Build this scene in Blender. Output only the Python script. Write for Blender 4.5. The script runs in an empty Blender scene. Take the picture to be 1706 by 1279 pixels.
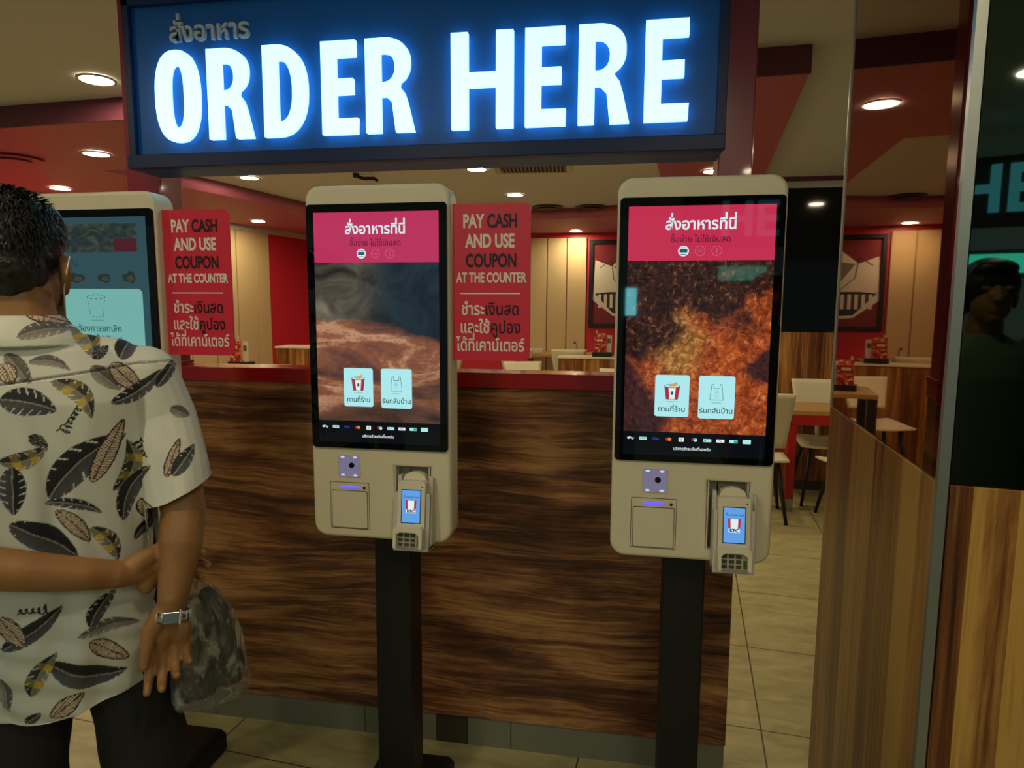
import bpy, bmesh, math, random
import numpy as np
from mathutils import Vector, Matrix, noise

# ------------------------------------------------------------------ camera, world, exposure
S = bpy.context.scene
COL = S.collection
R = math.radians
PI = math.pi

def rot_cam():
    pitch, roll, yaw = R(-6.707), R(0.305), R(-9.651)
    d = Vector((math.sin(yaw)*math.cos(pitch), math.cos(yaw)*math.cos(pitch), math.sin(pitch)))
    r = Vector((math.cos(yaw), -math.sin(yaw), 0))
    u = r.cross(d)
    r2 = r*math.cos(roll) + u*math.sin(roll)
    u2 = -r*math.sin(roll) + u*math.cos(roll)
    return Matrix((r2, u2, -d)).transposed()

cam_data = bpy.data.cameras.new('camera')
cam = bpy.data.objects.new('camera', cam_data)
COL.objects.link(cam)
cam.matrix_world = Matrix.Translation((0, 0, 1.55)) @ rot_cam().to_4x4()
cam_data.sensor_fit = 'HORIZONTAL'
cam_data.sensor_width = 36.0
cam_data.lens = 36.0*1100/1706
cam_data.clip_start = 0.02
S.camera = cam

W = bpy.data.worlds.new('dim_mall_ambient')
S.world = W
W.use_nodes = True
W.node_tree.nodes['Background'].inputs[0].default_value = (0.75, 1.0, 0.92, 1)
W.node_tree.nodes['Background'].inputs[1].default_value = 0.12

S.view_settings.view_transform = 'Standard'
S.view_settings.look = 'None'
S.view_settings.exposure = 0.0
S.view_settings.gamma = 1.0
S.view_settings.use_curve_mapping = False
S.cycles.use_denoising = True
S.cycles.max_bounces = 7
S.cycles.sample_clamp_indirect = 4.0

LAMP_STRENGTH = 165.0          # radiance of the downlight discs
LAMP_COLOR = (1.0, 0.83, 0.55)
SIGN_COLOR = (0.66, 1.60, 1.95)

# ------------------------------------------------------------------ materials
def lin(c):
    return tuple(((v/255)/12.92 if v/255 <= 0.04045 else ((v/255+0.055)/1.055)**2.4) for v in c)
def rgba(c): return tuple(lin(c)) + (1.0,)

MATS = {}
def mat(name, col=(128, 128, 128), rough=0.5, metal=0.0, spec=0.5, emit=None, strength=1.0, coat=0.0, bump=0.0, bscale=60.0):
    if name in MATS: return MATS[name]
    m = bpy.data.materials.new(name); m.use_nodes = True
    nt = m.node_tree; b = nt.nodes['Principled BSDF']
    b.inputs['Base Color'].default_value = rgba(col)
    b.inputs['Roughness'].default_value = rough
    b.inputs['Metallic'].default_value = metal
    b.inputs['Specular IOR Level'].default_value = spec
    b.inputs['Coat Weight'].default_value = coat
    b.inputs['Coat Roughness'].default_value = 0.05
    if emit is not None:
        b.inputs['Emission Color'].default_value = (tuple(emit) + (1,)) if max(emit) <= 4 and isinstance(emit[0], float) else rgba(emit)
        b.inputs['Emission Strength'].default_value = strength
    if bump:
        tc = nt.nodes.new('ShaderNodeTexCoord'); n = nt.nodes.new('ShaderNodeTexNoise'); bp = nt.nodes.new('ShaderNodeBump')
        n.inputs['Scale'].default_value = bscale; n.inputs['Detail'].default_value = 4
        bp.inputs['Strength'].default_value = bump; bp.inputs['Distance'].default_value = 0.01
        nt.links.new(tc.outputs['Object'], n.inputs['Vector']); nt.links.new(n.outputs['Fac'], bp.inputs['Height'])
        nt.links.new(bp.outputs['Normal'], b.inputs['Normal'])
    MATS[name] = m
    return m

class NT:
    """tiny node-graph helper"""
    def __init__(s, name, rough=0.5, spec=0.5, coat=0.0):
        s.m = bpy.data.materials.new(name); s.m.use_nodes = True
        s.nt = s.m.node_tree; s.b = s.nt.nodes['Principled BSDF']
        s.b.inputs['Roughness'].default_value = rough
        s.b.inputs['Specular IOR Level'].default_value = spec
        s.b.inputs['Coat Weight'].default_value = coat
        s.b.inputs['Coat Roughness'].default_value = 0.12
        s.tc = s.n('TexCoord').outputs['Object']
        MATS[name] = s.m
    def n(s, t, **kw):
        x = s.nt.nodes.new('ShaderNode'+t)
        for k, v in kw.items(): setattr(x, k, v)
        return x
    def l(s, a, b): s.nt.links.new(a, b)
    def map(s, v, scale=(1, 1, 1), loc=(0, 0, 0), rot=(0, 0, 0)):
        x = s.n('Mapping'); x.inputs['Scale'].default_value = scale; x.inputs['Location'].default_value = loc; x.inputs['Rotation'].default_value = rot
        s.l(v, x.inputs['Vector']); return x.outputs[0]
    def noise(s, v, scale=5, detail=4, rough=0.5, dist=0.0):
        x = s.n('TexNoise'); x.inputs['Scale'].default_value = scale; x.inputs['Detail'].default_value = detail
        x.inputs['Roughness'].default_value = rough; x.inputs['Distortion'].default_value = dist
        s.l(v, x.inputs['Vector']); return x.outputs['Fac']
    def ramp(s, f, stops):
        x = s.n('ValToRGB'); e = x.color_ramp.elements
        while len(e) < len(stops): e.new(0.5)
        for i, (p, c) in enumerate(stops):
            e[i].position = p; e[i].color = rgba(c)
        s.l(f, x.inputs[0]); return x.outputs[0]
    def math(s, op, a, b=0.0, c=None):
        x = s.n('Math', operation=op)
        for i, v in enumerate((a, b, c)):
            if v is None: continue
            if isinstance(v, (int, float)): x.inputs[i].default_value = v
            else: s.l(v, x.inputs[i])
        return x.outputs[0]
    def mix(s, f, a, b, mode='MIX'):
        x = s.n('Mix', data_type='RGBA', blend_type=mode)
        for i, v in ((0, f), (6, a), (7, b)):
            if isinstance(v, (int, float)): x.inputs[i].default_value = v
            elif isinstance(v, tuple): x.inputs[i].default_value = rgba(v)
            else: s.l(v, x.inputs[i])
        return x.outputs[2]
    def sep(s, v):
        x = s.n('SeparateXYZ'); s.l(v, x.inputs[0]); return x.outputs
    def base(s, c): s.l(c, s.b.inputs['Base Color']); return s
    def emit(s, c, k=1.0):
        s.l(c, s.b.inputs['Emission Color']); s.b.inputs['Emission Strength'].default_value = k
        s.b.inputs['Base Color'].default_value = (0.004, 0.004, 0.005, 1); return s
    def bump(s, f, k=0.2, d=0.01):
        x = s.n('Bump'); x.inputs['Strength'].default_value = k; x.inputs['Distance'].default_value = d
        s.l(f, x.inputs['Height']); s.l(x.outputs[0], s.b.inputs['Normal']); return s

def counter_wood():
    t = NT('walnut_horizontal', 0.36, 0.3, 0.06)
    wob = t.noise(t.map(t.tc, (0.9, 0.9, 1.6)), 1.5, 3, 0.5)
    c = t.n('CombineXYZ'); t.l(t.math('MULTIPLY', wob, 0.13), c.inputs[2])
    add = t.n('VectorMath', operation='ADD'); t.l(t.tc, add.inputs[0]); t.l(c.outputs[0], add.inputs[1])
    v = add.outputs[0]
    cloud = t.noise(t.map(v, (0.9, 0.9, 2.6)), 2.1, 4, 0.55, 0.4)
    broad = t.noise(t.map(v, (0.6, 0.6, 7.0)), 2.2, 7, 0.68, 0.5)
    fine = t.noise(t.map(v, (0.8, 0.8, 42)), 4.0, 8, 0.70, 0.2)
    f = t.math('ADD', t.math('ADD', t.math('MULTIPLY', broad, 0.50), t.math('MULTIPLY', fine, 0.26)), t.math('MULTIPLY', cloud, 0.30))
    col = t.ramp(f, [(0.40, (52, 31, 24)), (0.48, (92, 57, 40)), (0.53, (134, 87, 56)), (0.58, (178, 126, 78)), (0.67, (212, 164, 102))])
    t.base(col); t.bump(fine, 0.05, 0.003); return t.m

def plank_wood(name, seam=0.15, off=0.0, light=1.0, seed=0.0, staves=None, vary=0.30, figure=1.2):
    """vertical grain laminate with wide, differently toned staves along local x"""
    t = NT(name, 0.36, 0.25, 0.0)
    x, y, z = t.sep(t.tc)
    pid = t.math('FLOOR', t.math('DIVIDE', t.math('ADD', x, off), seam))
    wn = t.n('TexWhiteNoise', noise_dimensions='1D'); t.l(t.math('ADD', pid, seed), wn.inputs['W'])
    tone = t.math('MULTIPLY', wn.outputs['Value'], vary)
    if staves:
        rp = t.n('ValToRGB'); rp.color_ramp.interpolation = 'CONSTANT'; e = rp.color_ramp.elements
        while len(e) < len(staves): e.new(0.5)
        for i, (p, v0) in enumerate(staves): e[i].position = p; e[i].color = (v0, v0, v0, 1)
        t.l(x, rp.inputs[0]); tone = t.math('MULTIPLY', rp.outputs[0], 1.0)
    cv = t.n('CombineXYZ'); t.l(t.math('MULTIPLY', wn.outputs['Value'], 7.0), cv.inputs[2]); t.l(t.math('MULTIPLY', pid, 3.7), cv.inputs[1])
    ad = t.n('VectorMath', operation='ADD'); t.l(t.tc, ad.inputs[0]); t.l(cv.outputs[0], ad.inputs[1])
    v = ad.outputs[0]
    broad = t.noise(t.map(v, (9, 9, 0.55)), 1.5, 5, 0.6, figure)
    fine = t.noise(t.map(v, (52, 52, 0.7)), 2.0, 7, 0.65, 0.3)
    f = t.math('ADD', t.math('ADD', t.math('MULTIPLY', broad, 0.55), t.math('MULTIPLY', fine, 0.42)), tone)
    k = light
    col = t.ramp(f, [(0.36, tuple(int(q*k) for q in (50, 29, 17))), (0.5, tuple(int(q*k) for q in (102, 62, 33))), (0.62, tuple(int(q*k) for q in (146, 104, 54))), (0.76, tuple(int(q*k) for q in (176, 138, 70)))])
    t.base(col); return t.m

def floor_tiles():
    t = NT('beige_floor_tile', 0.38, 0.4)
    v = t.map(t.tc, (1, 1, 1), (0.0, 0.0, 0), (0, 0, R(5.5)))
    x, y, z = t.sep(v)
    def line(q, off):
        fr = t.math('FRACT', t.math('DIVIDE', t.math('ADD', q, off), 0.625))
        return t.math('LESS_THAN', t.math('ABSOLUTE', t.math('SUBTRACT', fr, 0.5)), 0.0045)
    g = t.math('MAXIMUM', line(x, TX), line(y, TY))
    n = t.noise(t.map(t.tc, (2.0, 5.0, 1)), 2.5, 8, 0.62, 0.6)
    col = t.ramp(n, [(0.3, (148, 140, 98)), (0.5, (170, 161, 114)), (0.72, (190, 181, 132))])
    t.base(t.mix(g, col, (74, 64, 42))); t.bump(g, -0.2, 0.002); return t.m
TX, TY = 0.0125, -0.25

def screen_sand():
    t = NT('screen_photo_ridges', 0.03, 0.5)
    x, y, z = t.sep(t.tc)
    n1 = t.noise(t.map(t.tc, (1, 1, 1)), 9, 6, 0.6, 0.8)
    n2 = t.noise(t.map(t.tc, (1.7, 1, 5.2), (0, 0, .3), (0, R(14), 0)), 2.0, 4, 0.5, 0.7)
    n3 = t.noise(t.map(t.tc, (1, 1, 1.6)), 70, 7, 0.7, 0.3)
    smoke = t.ramp(n1, [(0.32, (40, 38, 34)), (0.5, (80, 74, 64)), (0.68, (122, 116, 98))])
    cold = t.ramp(n1, [(0.35, (18, 30, 42)), (0.65, (40, 56, 64))])
    side = t.n('MapRange', interpolation_type='SMOOTHSTEP'); t.l(t.math('ADD', x, t.math('MULTIPLY', n1, 0.1)), side.inputs[0]); side.inputs[1].default_value = -0.02; side.inputs[2].default_value = 0.10
    top = t.mix(side.outputs[0], smoke, cold)
    f2 = t.math('ADD', t.math('MULTIPLY', n2, 0.86), t.math('MULTIPLY', n3, 0.14))
    sand = t.ramp(f2, [(0.34, (54, 40, 40)), (0.43, (96, 62, 54)), (0.50, (140, 86, 62)), (0.545, (196, 146, 112)), (0.575, (150, 94, 70)), (0.66, (112, 66, 50))])
    low = t.n('MapRange', interpolation_type='SMOOTHSTEP'); t.l(t.math('ADD', t.math('ADD', z, t.math('MULTIPLY', x, -.25)), t.math('MULTIPLY', n1, .08)), low.inputs[0]); low.inputs[1].default_value = 1.30; low.inputs[2].default_value = 1.42
    dim = t.ramp(f2, [(0.36, (46, 36, 34)), (0.5, (96, 66, 52)), (0.64, (150, 92, 62))])
    sand = t.mix(low.outputs[0], dim, sand)
    edge = t.math('ADD', z, t.math('MULTIPLY', t.math('SUBTRACT', n2, 0.5), 0.16))
    edge = t.math('ADD', edge, t.math('MULTIPLY', x, 0.22))
    mr = t.n('MapRange', interpolation_type='SMOOTHSTEP'); t.l(edge, mr.inputs[0]); mr.inputs[1].default_value = 1.483; mr.inputs[2].default_value = 1.500
    t.emit(t.mix(mr.outputs[0], sand, top), 0.9); return t.m

def screen_crumb():
    t = NT('screen_photo_crumb', 0.03, 0.5)
    x, y, z = t.sep(t.tc)
    n1 = t.noise(t.map(t.tc), 7, 4, 0.55, 0.5)
    n2 = t.noise(t.map(t.tc), 75, 8, 0.72, 0.6)
    n3 = t.noise(t.map(t.tc), 26, 6, 0.65, 1.5)
    hot = t.ramp(t.math('ADD', t.math('MULTIPLY', n2, 0.6), t.math('MULTIPLY', n3, 0.4)), [(0.34, (70, 26, 14)), (0.46, (136, 58, 28)), (0.55, (190, 90, 44)), (0.68, (238, 160, 96))])
    yel = t.ramp(n2, [(0.35, (92, 58, 26)), (0.52, (170, 112, 52)), (0.68, (236, 186, 110))])
    dark = t.ramp(n2, [(0.40, (30, 16, 18)), (0.56, (66, 36, 28)), (0.72, (170, 110, 74))])
    # bright mass fills the lower two thirds on the right, a paler crest at its middle left
    d = t.math('ADD', t.math('MULTIPLY', x, 0.45), t.math('MULTIPLY', t.math('SUBTRACT', 1.555, z), 0.95))
    d = t.math('ADD', d, t.math('MULTIPLY', t.math('SUBTRACT', n1, 0.5), 0.50))
    mr = t.n('MapRange', interpolation_type='SMOOTHSTEP'); t.l(d, mr.inputs[0]); mr.inputs[1].default_value = 0.0; mr.inputs[2].default_value = 0.09
    yx = t.math('ADD', t.math('ABSOLUTE', t.math('ADD', x, 0.045)), t.math('ABSOLUTE', t.math('MULTIPLY', t.math('SUBTRACT', z, 1.47), 0.55)))
    my = t.n('MapRange', interpolation_type='SMOOTHSTEP'); t.l(t.math('ADD', yx, t.math('MULTIPLY', n1, 0.10)), my.inputs[0]); my.inputs[1].default_value = 0.155; my.inputs[2].default_value = 0.085
    bx = t.math('ADD', t.math('MULTIPLY', x, -1.0), t.math('MULTIPLY', t.math('SUBTRACT', n1, .5), .35))
    lowl = t.math('ADD', bx, t.math('MULTIPLY', t.math('SUBTRACT', 1.40, z), .8))
    ml = t.n('MapRange', interpolation_type='SMOOTHSTEP'); t.l(lowl, ml.inputs[0]); ml.inputs[1].default_value = .10; ml.inputs[2].default_value = .19
    rx = t.math('SUBTRACT', t.math('ADD', x, t.math('MULTIPLY', t.math('SUBTRACT', n1, .5), .25)), t.math('ABSOLUTE', t.math('MULTIPLY', t.math('SUBTRACT', z, 1.405), 1.1)))
    mrr = t.n('MapRange', interpolation_type='SMOOTHSTEP'); t.l(rx, mrr.inputs[0]); mrr.inputs[1].default_value = .085; mrr.inputs[2].default_value = .125
    maroon = t.ramp(n2, [(.35, (34, 20, 24)), (.65, (84, 46, 44))])
    warm = t.mix(mrr.outputs[0], t.mix(ml.outputs[0], t.mix(my.outputs[0], hot, yel), maroon), maroon)
    t.emit(t.mix(mr.outputs[0], dark, warm), 0.85); return t.m

def tinted_mirror(name, col, rough=0.02):
    return mat(name, col, rough, 1.0)

M_CREAM_CEIL = mat('cream_ceiling_paint', (208, 214, 216), 0.7, bump=0.03, bscale=14)
M_RED_CEIL = mat('dark_red_soffit_paint', (184, 100, 124), 0.55)
M_RED_DEEP = mat('oxblood_band', (108, 52, 70), 0.5)
M_RED_WALL = mat('red_wall_paint', (206, 42, 60), 0.42)
M_RED_CAP = mat('red_lacquer', (184, 18, 24), 0.22, coat=0.3)
M_RED_POST = mat('red_powder_coat', (164, 50, 76), 0.28, coat=0.3)
M_COUNTER = counter_wood()
M_PLANK = plank_wood('striped_laminate', 0.17, 0.055, 1.02, 2.0, [(0, .10), (.18, .02), (.32, .15), (.52, .03), (.60, .09), (.735, .30), (.84, .17)])
M_PLANK2 = plank_wood('striped_laminate_front', 0.11, 0.04, 1.1, 6.0, [(0, .0), (.048, .18), (.085, .10), (.115, .30), (.165, .04), (.3, .2), (.5, .08)], 0.3, 3.0)
M_PLANK3 = plank_wood('striped_laminate_far', 0.20, 0.0, 1.2, 3.0, None, .10)
M_FLOOR = floor_tiles()
M_KICK = mat('grey_kick_tile', (124, 124, 106), 0.45, bump=0.05, bscale=20)
M_KICK2 = mat('dark_kick_tile', (64, 58, 46), 0.45)
M_KIOSK = mat('cream_white_plastic', (222, 212, 182), 0.42)
M_BEZEL = mat('black_glass_bezel', (6, 7, 10), 0.03, spec=0.5)
M_BLACK = mat('black_steel', (14, 14, 14), 0.5, bump=0.02, bscale=400)
M_ALU = mat('brushed_aluminium', (160, 164, 158), 0.38, 0.85)
M_NAVY = mat('navy_sign_panel', (20, 98, 178), 0.4, spec=0.25)
M_NAVY2 = mat('navy_sign_frame', (24, 46, 92), 0.4, spec=0.3)
M_BROWN_MIRROR = tinted_mirror('brown_tinted_mirror', (160, 122, 96))
M_DARK_MIRROR = tinted_mirror('dark_tinted_mirror', (92, 100, 92))
M_BLACK_GLASS = mat('black_glass', (5, 5, 6), 0.06, spec=0.35)
M_CHROME = mat('steel_watch', (190, 194, 196), 0.2, 1.0)
M_WHITEWOOD = mat('white_plywood', (222, 212, 176), 0.45)
M_DARKLEG = mat('dark_chair_leg', (22, 18, 14), 0.5)
M_TABLEWOOD = mat('oak_table_top', (176, 134, 76), 0.4, bump=0.05, bscale=30)
M_BEIGE = mat('beige_wall_panel', (206, 182, 132), 0.5)
M_GREYWHITE = mat('satin_white_metal', (200, 196, 182), 0.4)
M_SKIN = NT('warm_brown_skin', 0.48, 0.35)
_n = M_SKIN.noise(M_SKIN.tc, 14, 5, 0.6); M_SKIN.base(M_SKIN.ramp(_n, [(0.3, (132, 92, 54)), (0.7, (156, 112, 68))])); _n = M_SKIN.noise(M_SKIN.tc, 160, 4, 0.6); M_SKIN.bump(_n, 0.12, 0.004)
M_SKIN.b.inputs['Subsurface Weight'].default_value = 0.05
M_SKIN = M_SKIN.m
M_HAIR = NT('black_hair', 0.45, 0.4); M_HAIR.base(M_HAIR.ramp(M_HAIR.noise(M_HAIR.tc, 90, 4), [(0.3, (14, 13, 12)), (0.7, (44, 42, 38))])); M_HAIR = M_HAIR.m
M_TROUSER = mat('black_trouser_cloth', (22, 20, 18), 0.8, bump=0.15, bscale=30)
M_LAMP = mat('lamp_diffuser', (255, 250, 235), 0.5, emit=LAMP_COLOR, strength=LAMP_STRENGTH)
M_LAMP_RIM = mat('lamp_rim', (190, 182, 160), 0.4)
M_SIGNLIT = mat('lit_letter_acrylic', (230, 255, 255), 0.4, emit=SIGN_COLOR, strength=1.0)
M_GREYLETTER = mat('grey_unlit_letter', (196, 200, 208), 0.5)

def em(name, col, k=1.0, rough=0.03):
    return mat(name, (1, 1, 2), rough, emit=tuple(col), strength=k)

# ------------------------------------------------------------------ mesh builder
class MB:
    def __init__(s): s.bm = bmesh.new(); s.mats = []
    def mi(s, m):
        if m not in s.mats: s.mats.append(m)
        return s.mats.index(m)
    def face(s, pts, m):
        f = s.bm.faces.new([s.bm.verts.new(p) for p in pts]); f.material_index = s.mi(m); return f
    def box(s, x0, x1, y0, y1, z0, z1, m, bevel=0.0, seg=2):
        b = bmesh.new()
        bmesh.ops.create_cube(b, size=1.0)
        for v in b.verts:
            v.co = Vector((x0 if v.co.x < 0 else x1, y0 if v.co.y < 0 else y1, z0 if v.co.z < 0 else z1))
        if bevel: bmesh.ops.bevel(b, geom=b.edges[:], offset=bevel, segments=seg, affect='EDGES', profile=0.5)
        s.add(b, m); return s
    def add(s, b, m, M=None, smooth=False):
        i = s.mi(m)
        if M is not None: bmesh.ops.transform(b, matrix=M, verts=b.verts)
        vm = {v: s.bm.verts.new(v.co) for v in b.verts}
        for f in b.faces:
            try: nf = s.bm.faces.new([vm[v] for v in f.verts])
            except ValueError: continue
            nf.material_index = i; nf.smooth = smooth or f.smooth
        b.free()
    def prism(s, pts, y0, y1, m, smooth=False):
        """polygon in x,z extruded in y from y0 (front) to y1"""
        n = len(pts)
        a = [s.bm.verts.new((p[0], y0, p[1])) for p in pts]; b = [s.bm.verts.new((p[0], y1, p[1])) for p in pts]
        i = s.mi(m); fs = []
        fs.append(s.bm.faces.new(a)); fs.append(s.bm.faces.new(b[::-1]))
        for k in range(n):
            fs.append(s.bm.faces.new((a[k], b[k], b[(k+1) % n], a[(k+1) % n])))
        for f in fs: f.material_index = i
        return s
    def flat(s, pts, y, m):
        """polygon in x,z facing -y"""
        return s.face([(p[0], y, p[1]) for p in pts], m)
    def tube(s, pts, r, m, seg=10, cap=True, smooth=True):
        i = s.mi(m); rings = []; P = [Vector(p) for p in pts]
        rr = r if isinstance(r, (list, tuple)) else [r]*len(P)
        for k, p in enumerate(P):
            t = (P[min(k+1, len(P)-1)]-P[max(k-1, 0)]).normalized()
            u = t.cross(Vector((0, 0, 1)))
            if u.length < 1e-3: u = t.cross(Vector((1, 0, 0)))
            u.normalize(); w = t.cross(u)
            rings.append([s.bm.verts.new(p+(u*math.cos(a)+w*math.sin(a))*rr[k]) for a in [2*PI*q/seg for q in range(seg)]])
        for a, b in zip(rings, rings[1:]):
            for q in range(seg):
                f = s.bm.faces.new((a[q], a[(q+1) % seg], b[(q+1) % seg], b[q])); f.material_index = i; f.smooth = smooth
        if cap:
            for rg in (rings[0], rings[-1]):
                try: s.bm.faces.new(rg).material_index = i
                except ValueError: pass
        return s
    def cyl(s, c, r, h, m, axis='z', seg=32, r2=None):
        c = Vector(c); ax = {'x': Vector((1, 0, 0)), 'y': Vector((0, 1, 0)), 'z': Vector((0, 0, 1))}[axis]
        b = bmesh.new(); bmesh.ops.create_cone(b, cap_ends=True, segments=seg, radius1=r, radius2=r if r2 is None else r2, depth=h)
        Mx = Vector((0, 0, 1)).rotation_difference(ax).to_matrix().to_4x4()
        s.add(b, m, Matrix.Translation(c) @ Mx); return s
    def disc(s, c, r, m, y_normal=True, seg=40, rx=None):
        rx = rx or r
        pts = [(c[0]+rx*math.cos(2*PI*k/seg), c[2]+r*math.sin(2*PI*k/seg)) for k in range(seg)]
        s.flat(pts, c[1], m); return s
    def text(s, body, size, x, y, z, mats, bold=0.0, xs=1.0, align='CENTER', extrude=0.0, colors=None, zs=1.0):
        """upright text in the x,z plane facing -y; stacked Thai tone marks are lifted"""
        if not isinstance(mats, list): mats = [mats]
        c = bpy.data.curves.new('txt', 'FONT'); c.body = body; c.size = size; c.align_x = align; c.align_y = 'CENTER'
        c.offset = bold*size; c.extrude = extrude; c.resolution_u = 4
        nm = len(mats)
        for k in range(nm*2):
            c.materials.append(mats[k % nm])
        up = set('\u0e31\u0e34\u0e35\u0e36\u0e37\u0e47'); tone = set('\u0e48\u0e49\u0e4a\u0e4b\u0e4c')
        for k, ch in enumerate(body):
            base = colors[k] if colors else 0
            c.body_format[k].material_index = base + (nm if (ch in tone and k and body[k-1] in up) else 0)
        o = bpy.data.objects.new('txt', c); COL.objects.link(o)
        dg = bpy.context.evaluated_depsgraph_get(); me = bpy.data.meshes.new_from_object(o.evaluated_get(dg))
        lift = {v for p in me.polygons if p.material_index >= nm for v in p.vertices}
        vs = []
        for v in me.vertices:
            dz = 0.19*size if v.index in lift else 0
            vs.append(s.bm.verts.new((x+v.co.x*xs, y-v.co.z, z+(v.co.y+dz)*zs)))
        for p in me.polygons:
            try: f = s.bm.faces.new([vs[q] for q in p.vertices])
            except ValueError: continue
            f.material_index = s.mi(mats[p.material_index % nm])
        bpy.data.objects.remove(o); bpy.data.curves.remove(c); bpy.data.meshes.remove(me)
        return s
    def build(s, name, parent=None, normals=True, bevel=0.0, smooth=False):
        if normals: bmesh.ops.recalc_face_normals(s.bm, faces=s.bm.faces[:])
        me = bpy.data.meshes.new(name); s.bm.to_mesh(me); s.bm.free()
        for m in s.mats: me.materials.append(m)
        if smooth:
            for p in me.polygons: p.use_smooth = True
        o = bpy.data.objects.new(name, me); COL.objects.link(o)
        if parent is not None: o.parent = parent
        if bevel:
            bv = o.modifiers.new('bevel', 'BEVEL'); bv.width = bevel; bv.segments = 2; bv.limit_method = 'ANGLE'
        return o

def tag(o, label=None, cat=None, group=None, kind=None):
    if label: o['label'] = label
    if cat: o['category'] = cat
    if group: o['group'] = group
    if kind: o['kind'] = kind
    return o
def empty(name, loc, rz=0.0, **kw):
    o = bpy.data.objects.new(name, None); COL.objects.link(o); o.location = loc; o.rotation_euler = (0, 0, rz)
    o.empty_display_size = 0.1
    return tag(o, **kw)
def copy_tree(o, parent=None):
    c = o.copy(); COL.objects.link(c)
    if parent is not None: c.parent = parent
    for ch in list(o.children): copy_tree(ch, c)
    return c

def rrect(x0, x1, z0, z1, r, seg=6, corners='abcd'):
    """rounded rectangle; corners: a bottom-left, b bottom-right, c top-right, d top-left"""
    pts = []
    for key, cx, cz, a0 in (('a', x0+r, z0+r, 180), ('b', x1-r, z0+r, 270), ('c', x1-r, z1-r, 0), ('d', x0+r, z1-r, 90)):
        if key in corners:
            for k in range(seg+1):
                a = R(a0+90*k/seg); pts.append((cx+r*math.cos(a), cz+r*math.sin(a)))
        else:
            pts.append({'a': (x0, z0), 'b': (x1, z0), 'c': (x1, z1), 'd': (x0, z1)}[key])
    return pts
def circle(cx, cz, r, n=32, r2=None):
    return [(cx+r*math.cos(2*PI*k/n), cz+(r2 or r)*math.sin(2*PI*k/n)) for k in range(n)]

def plate(loops, y0, y1, bevel=0.0, seg=3):
    """solid plate in x,z with holes: loops[0] outside, the rest holes; returns bmesh"""
    c = bpy.data.curves.new('pl', 'CURVE'); c.dimensions = '2D'; c.fill_mode = 'BOTH'
    for lp in loops:
        sp = c.splines.new('POLY'); sp.points.add(len(lp)-1); sp.use_cyclic_u = True
        for q, p in zip(sp.points, lp): q.co = (p[0], p[1], 0, 1)
    c.extrude = (y1-y0)/2-bevel; c.bevel_depth = bevel; c.bevel_resolution = seg; c.offset = -bevel
    o = bpy.data.objects.new('pl', c); COL.objects.link(o)
    dg = bpy.context.evaluated_depsgraph_get(); me = bpy.data.meshes.new_from_object(o.evaluated_get(dg))
    b = bmesh.new(); b.from_mesh(me)
    bmesh.ops.remove_doubles(b, verts=b.verts[:], dist=1e-5)
    for v in b.verts: v.co = Vector((v.co.x, (y0+y1)/2-v.co.z, v.co.y))
    bmesh.ops.recalc_face_normals(b, faces=b.faces[:])
    bpy.data.objects.remove(o); bpy.data.curves.remove(c); bpy.data.meshes.remove(me)
    return b

def line_pts(pts, w):
    """thin outline stroke polygons (list of quads) for a polyline in x,z"""
    out = []
    for a, b in zip(pts, pts[1:]):
        a, b = Vector(a), Vector(b); d = (b-a)
        if d.length < 1e-6: continue
        n = Vector((-d.y, d.x)).normalized()*w/2
        out.append([tuple(a+n), tuple(b+n), tuple(b-n), tuple(a-n)])
    return out

# ------------------------------------------------------------------ the setting
ROOM = R(-3.5)     # the ceiling grid is turned slightly against the counter
def struct(mb, name, **kw): return tag(mb.build(name, **kw), kind='structure')

b = MB(); b.face([(-9, -5, 0), (6, -5, 0), (6, 10, 0), (-9, 10, 0)], M_FLOOR); fl = struct(b, 'floor')
b = MB(); b.box(-9, 6, -5, 10, 2.612, 2.70, M_CREAM_CEIL); struct(b, 'ceiling')

# dropped red soffit ring with an open cream recess
outer = [(-5.8, 3.36), (0.718, 2.995), (0.945, 4.96), (1.36, 8.79), (-5.0, 8.79), (-5.8, 4.5)]
hole = [(-3.72, 4.32), (-3.51, 5.34), (-3.19, 7.30), (-0.9, 7.36), (-0.5, 7.31), (-0.1, 7.18), (0.42, 6.95), (0.15, 4.30)]
pb = plate([outer, hole], -0.055, 0.055)
for v in pb.verts: v.co = Vector((v.co.x, v.co.z, 2.5555-v.co.y))
b = MB(); b.add(pb, M_RED_CEIL); tag(struct(b, 'trim_1'), 'dark red dropped ceiling band framing the cream recess')
# darker fascia board on the front face of the band
b = MB()
x0, y0, x1, y1 = -5.8, 3.345, 0.722, 2.981
b.face([(x0, y0, 2.5), (x1, y1, 2.5), (x1, y1, 2.612), (x0, y0, 2.612)], M_RED_DEEP)
b.face([(x0, y0+.014, 2.5), (x1, y1+.014, 2.5), (x1, y1, 2.5), (x0, y0, 2.5)], M_RED_DEEP)
struct(b, 'trim_2')

b = MB(); b.box(-5.2, 1.25, 8.8, 8.92, 0, 2.612, M_RED_WALL); struct(b, 'wall_back')
# left wall runs back at a slight angle
b = MB(); LW = [(-5.40, 3.2), (-4.31, 8.80)]
b.face([(-5.40, 3.2, 0), (-4.31, 8.8, 0), (-4.31, 8.8, 2.612), (-5.40, 3.2, 2.612)], M_RED_WALL)
b.face([(-5.52, 3.2, 0), (-4.43, 8.8, 0), (-4.43, 8.8, 2.612), (-5.52, 3.2, 2.612)], M_RED_WALL)
struct(b, 'wall_left')
def on_left(y): return -5.40+(y-3.2)*(1.09/5.6)
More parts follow.
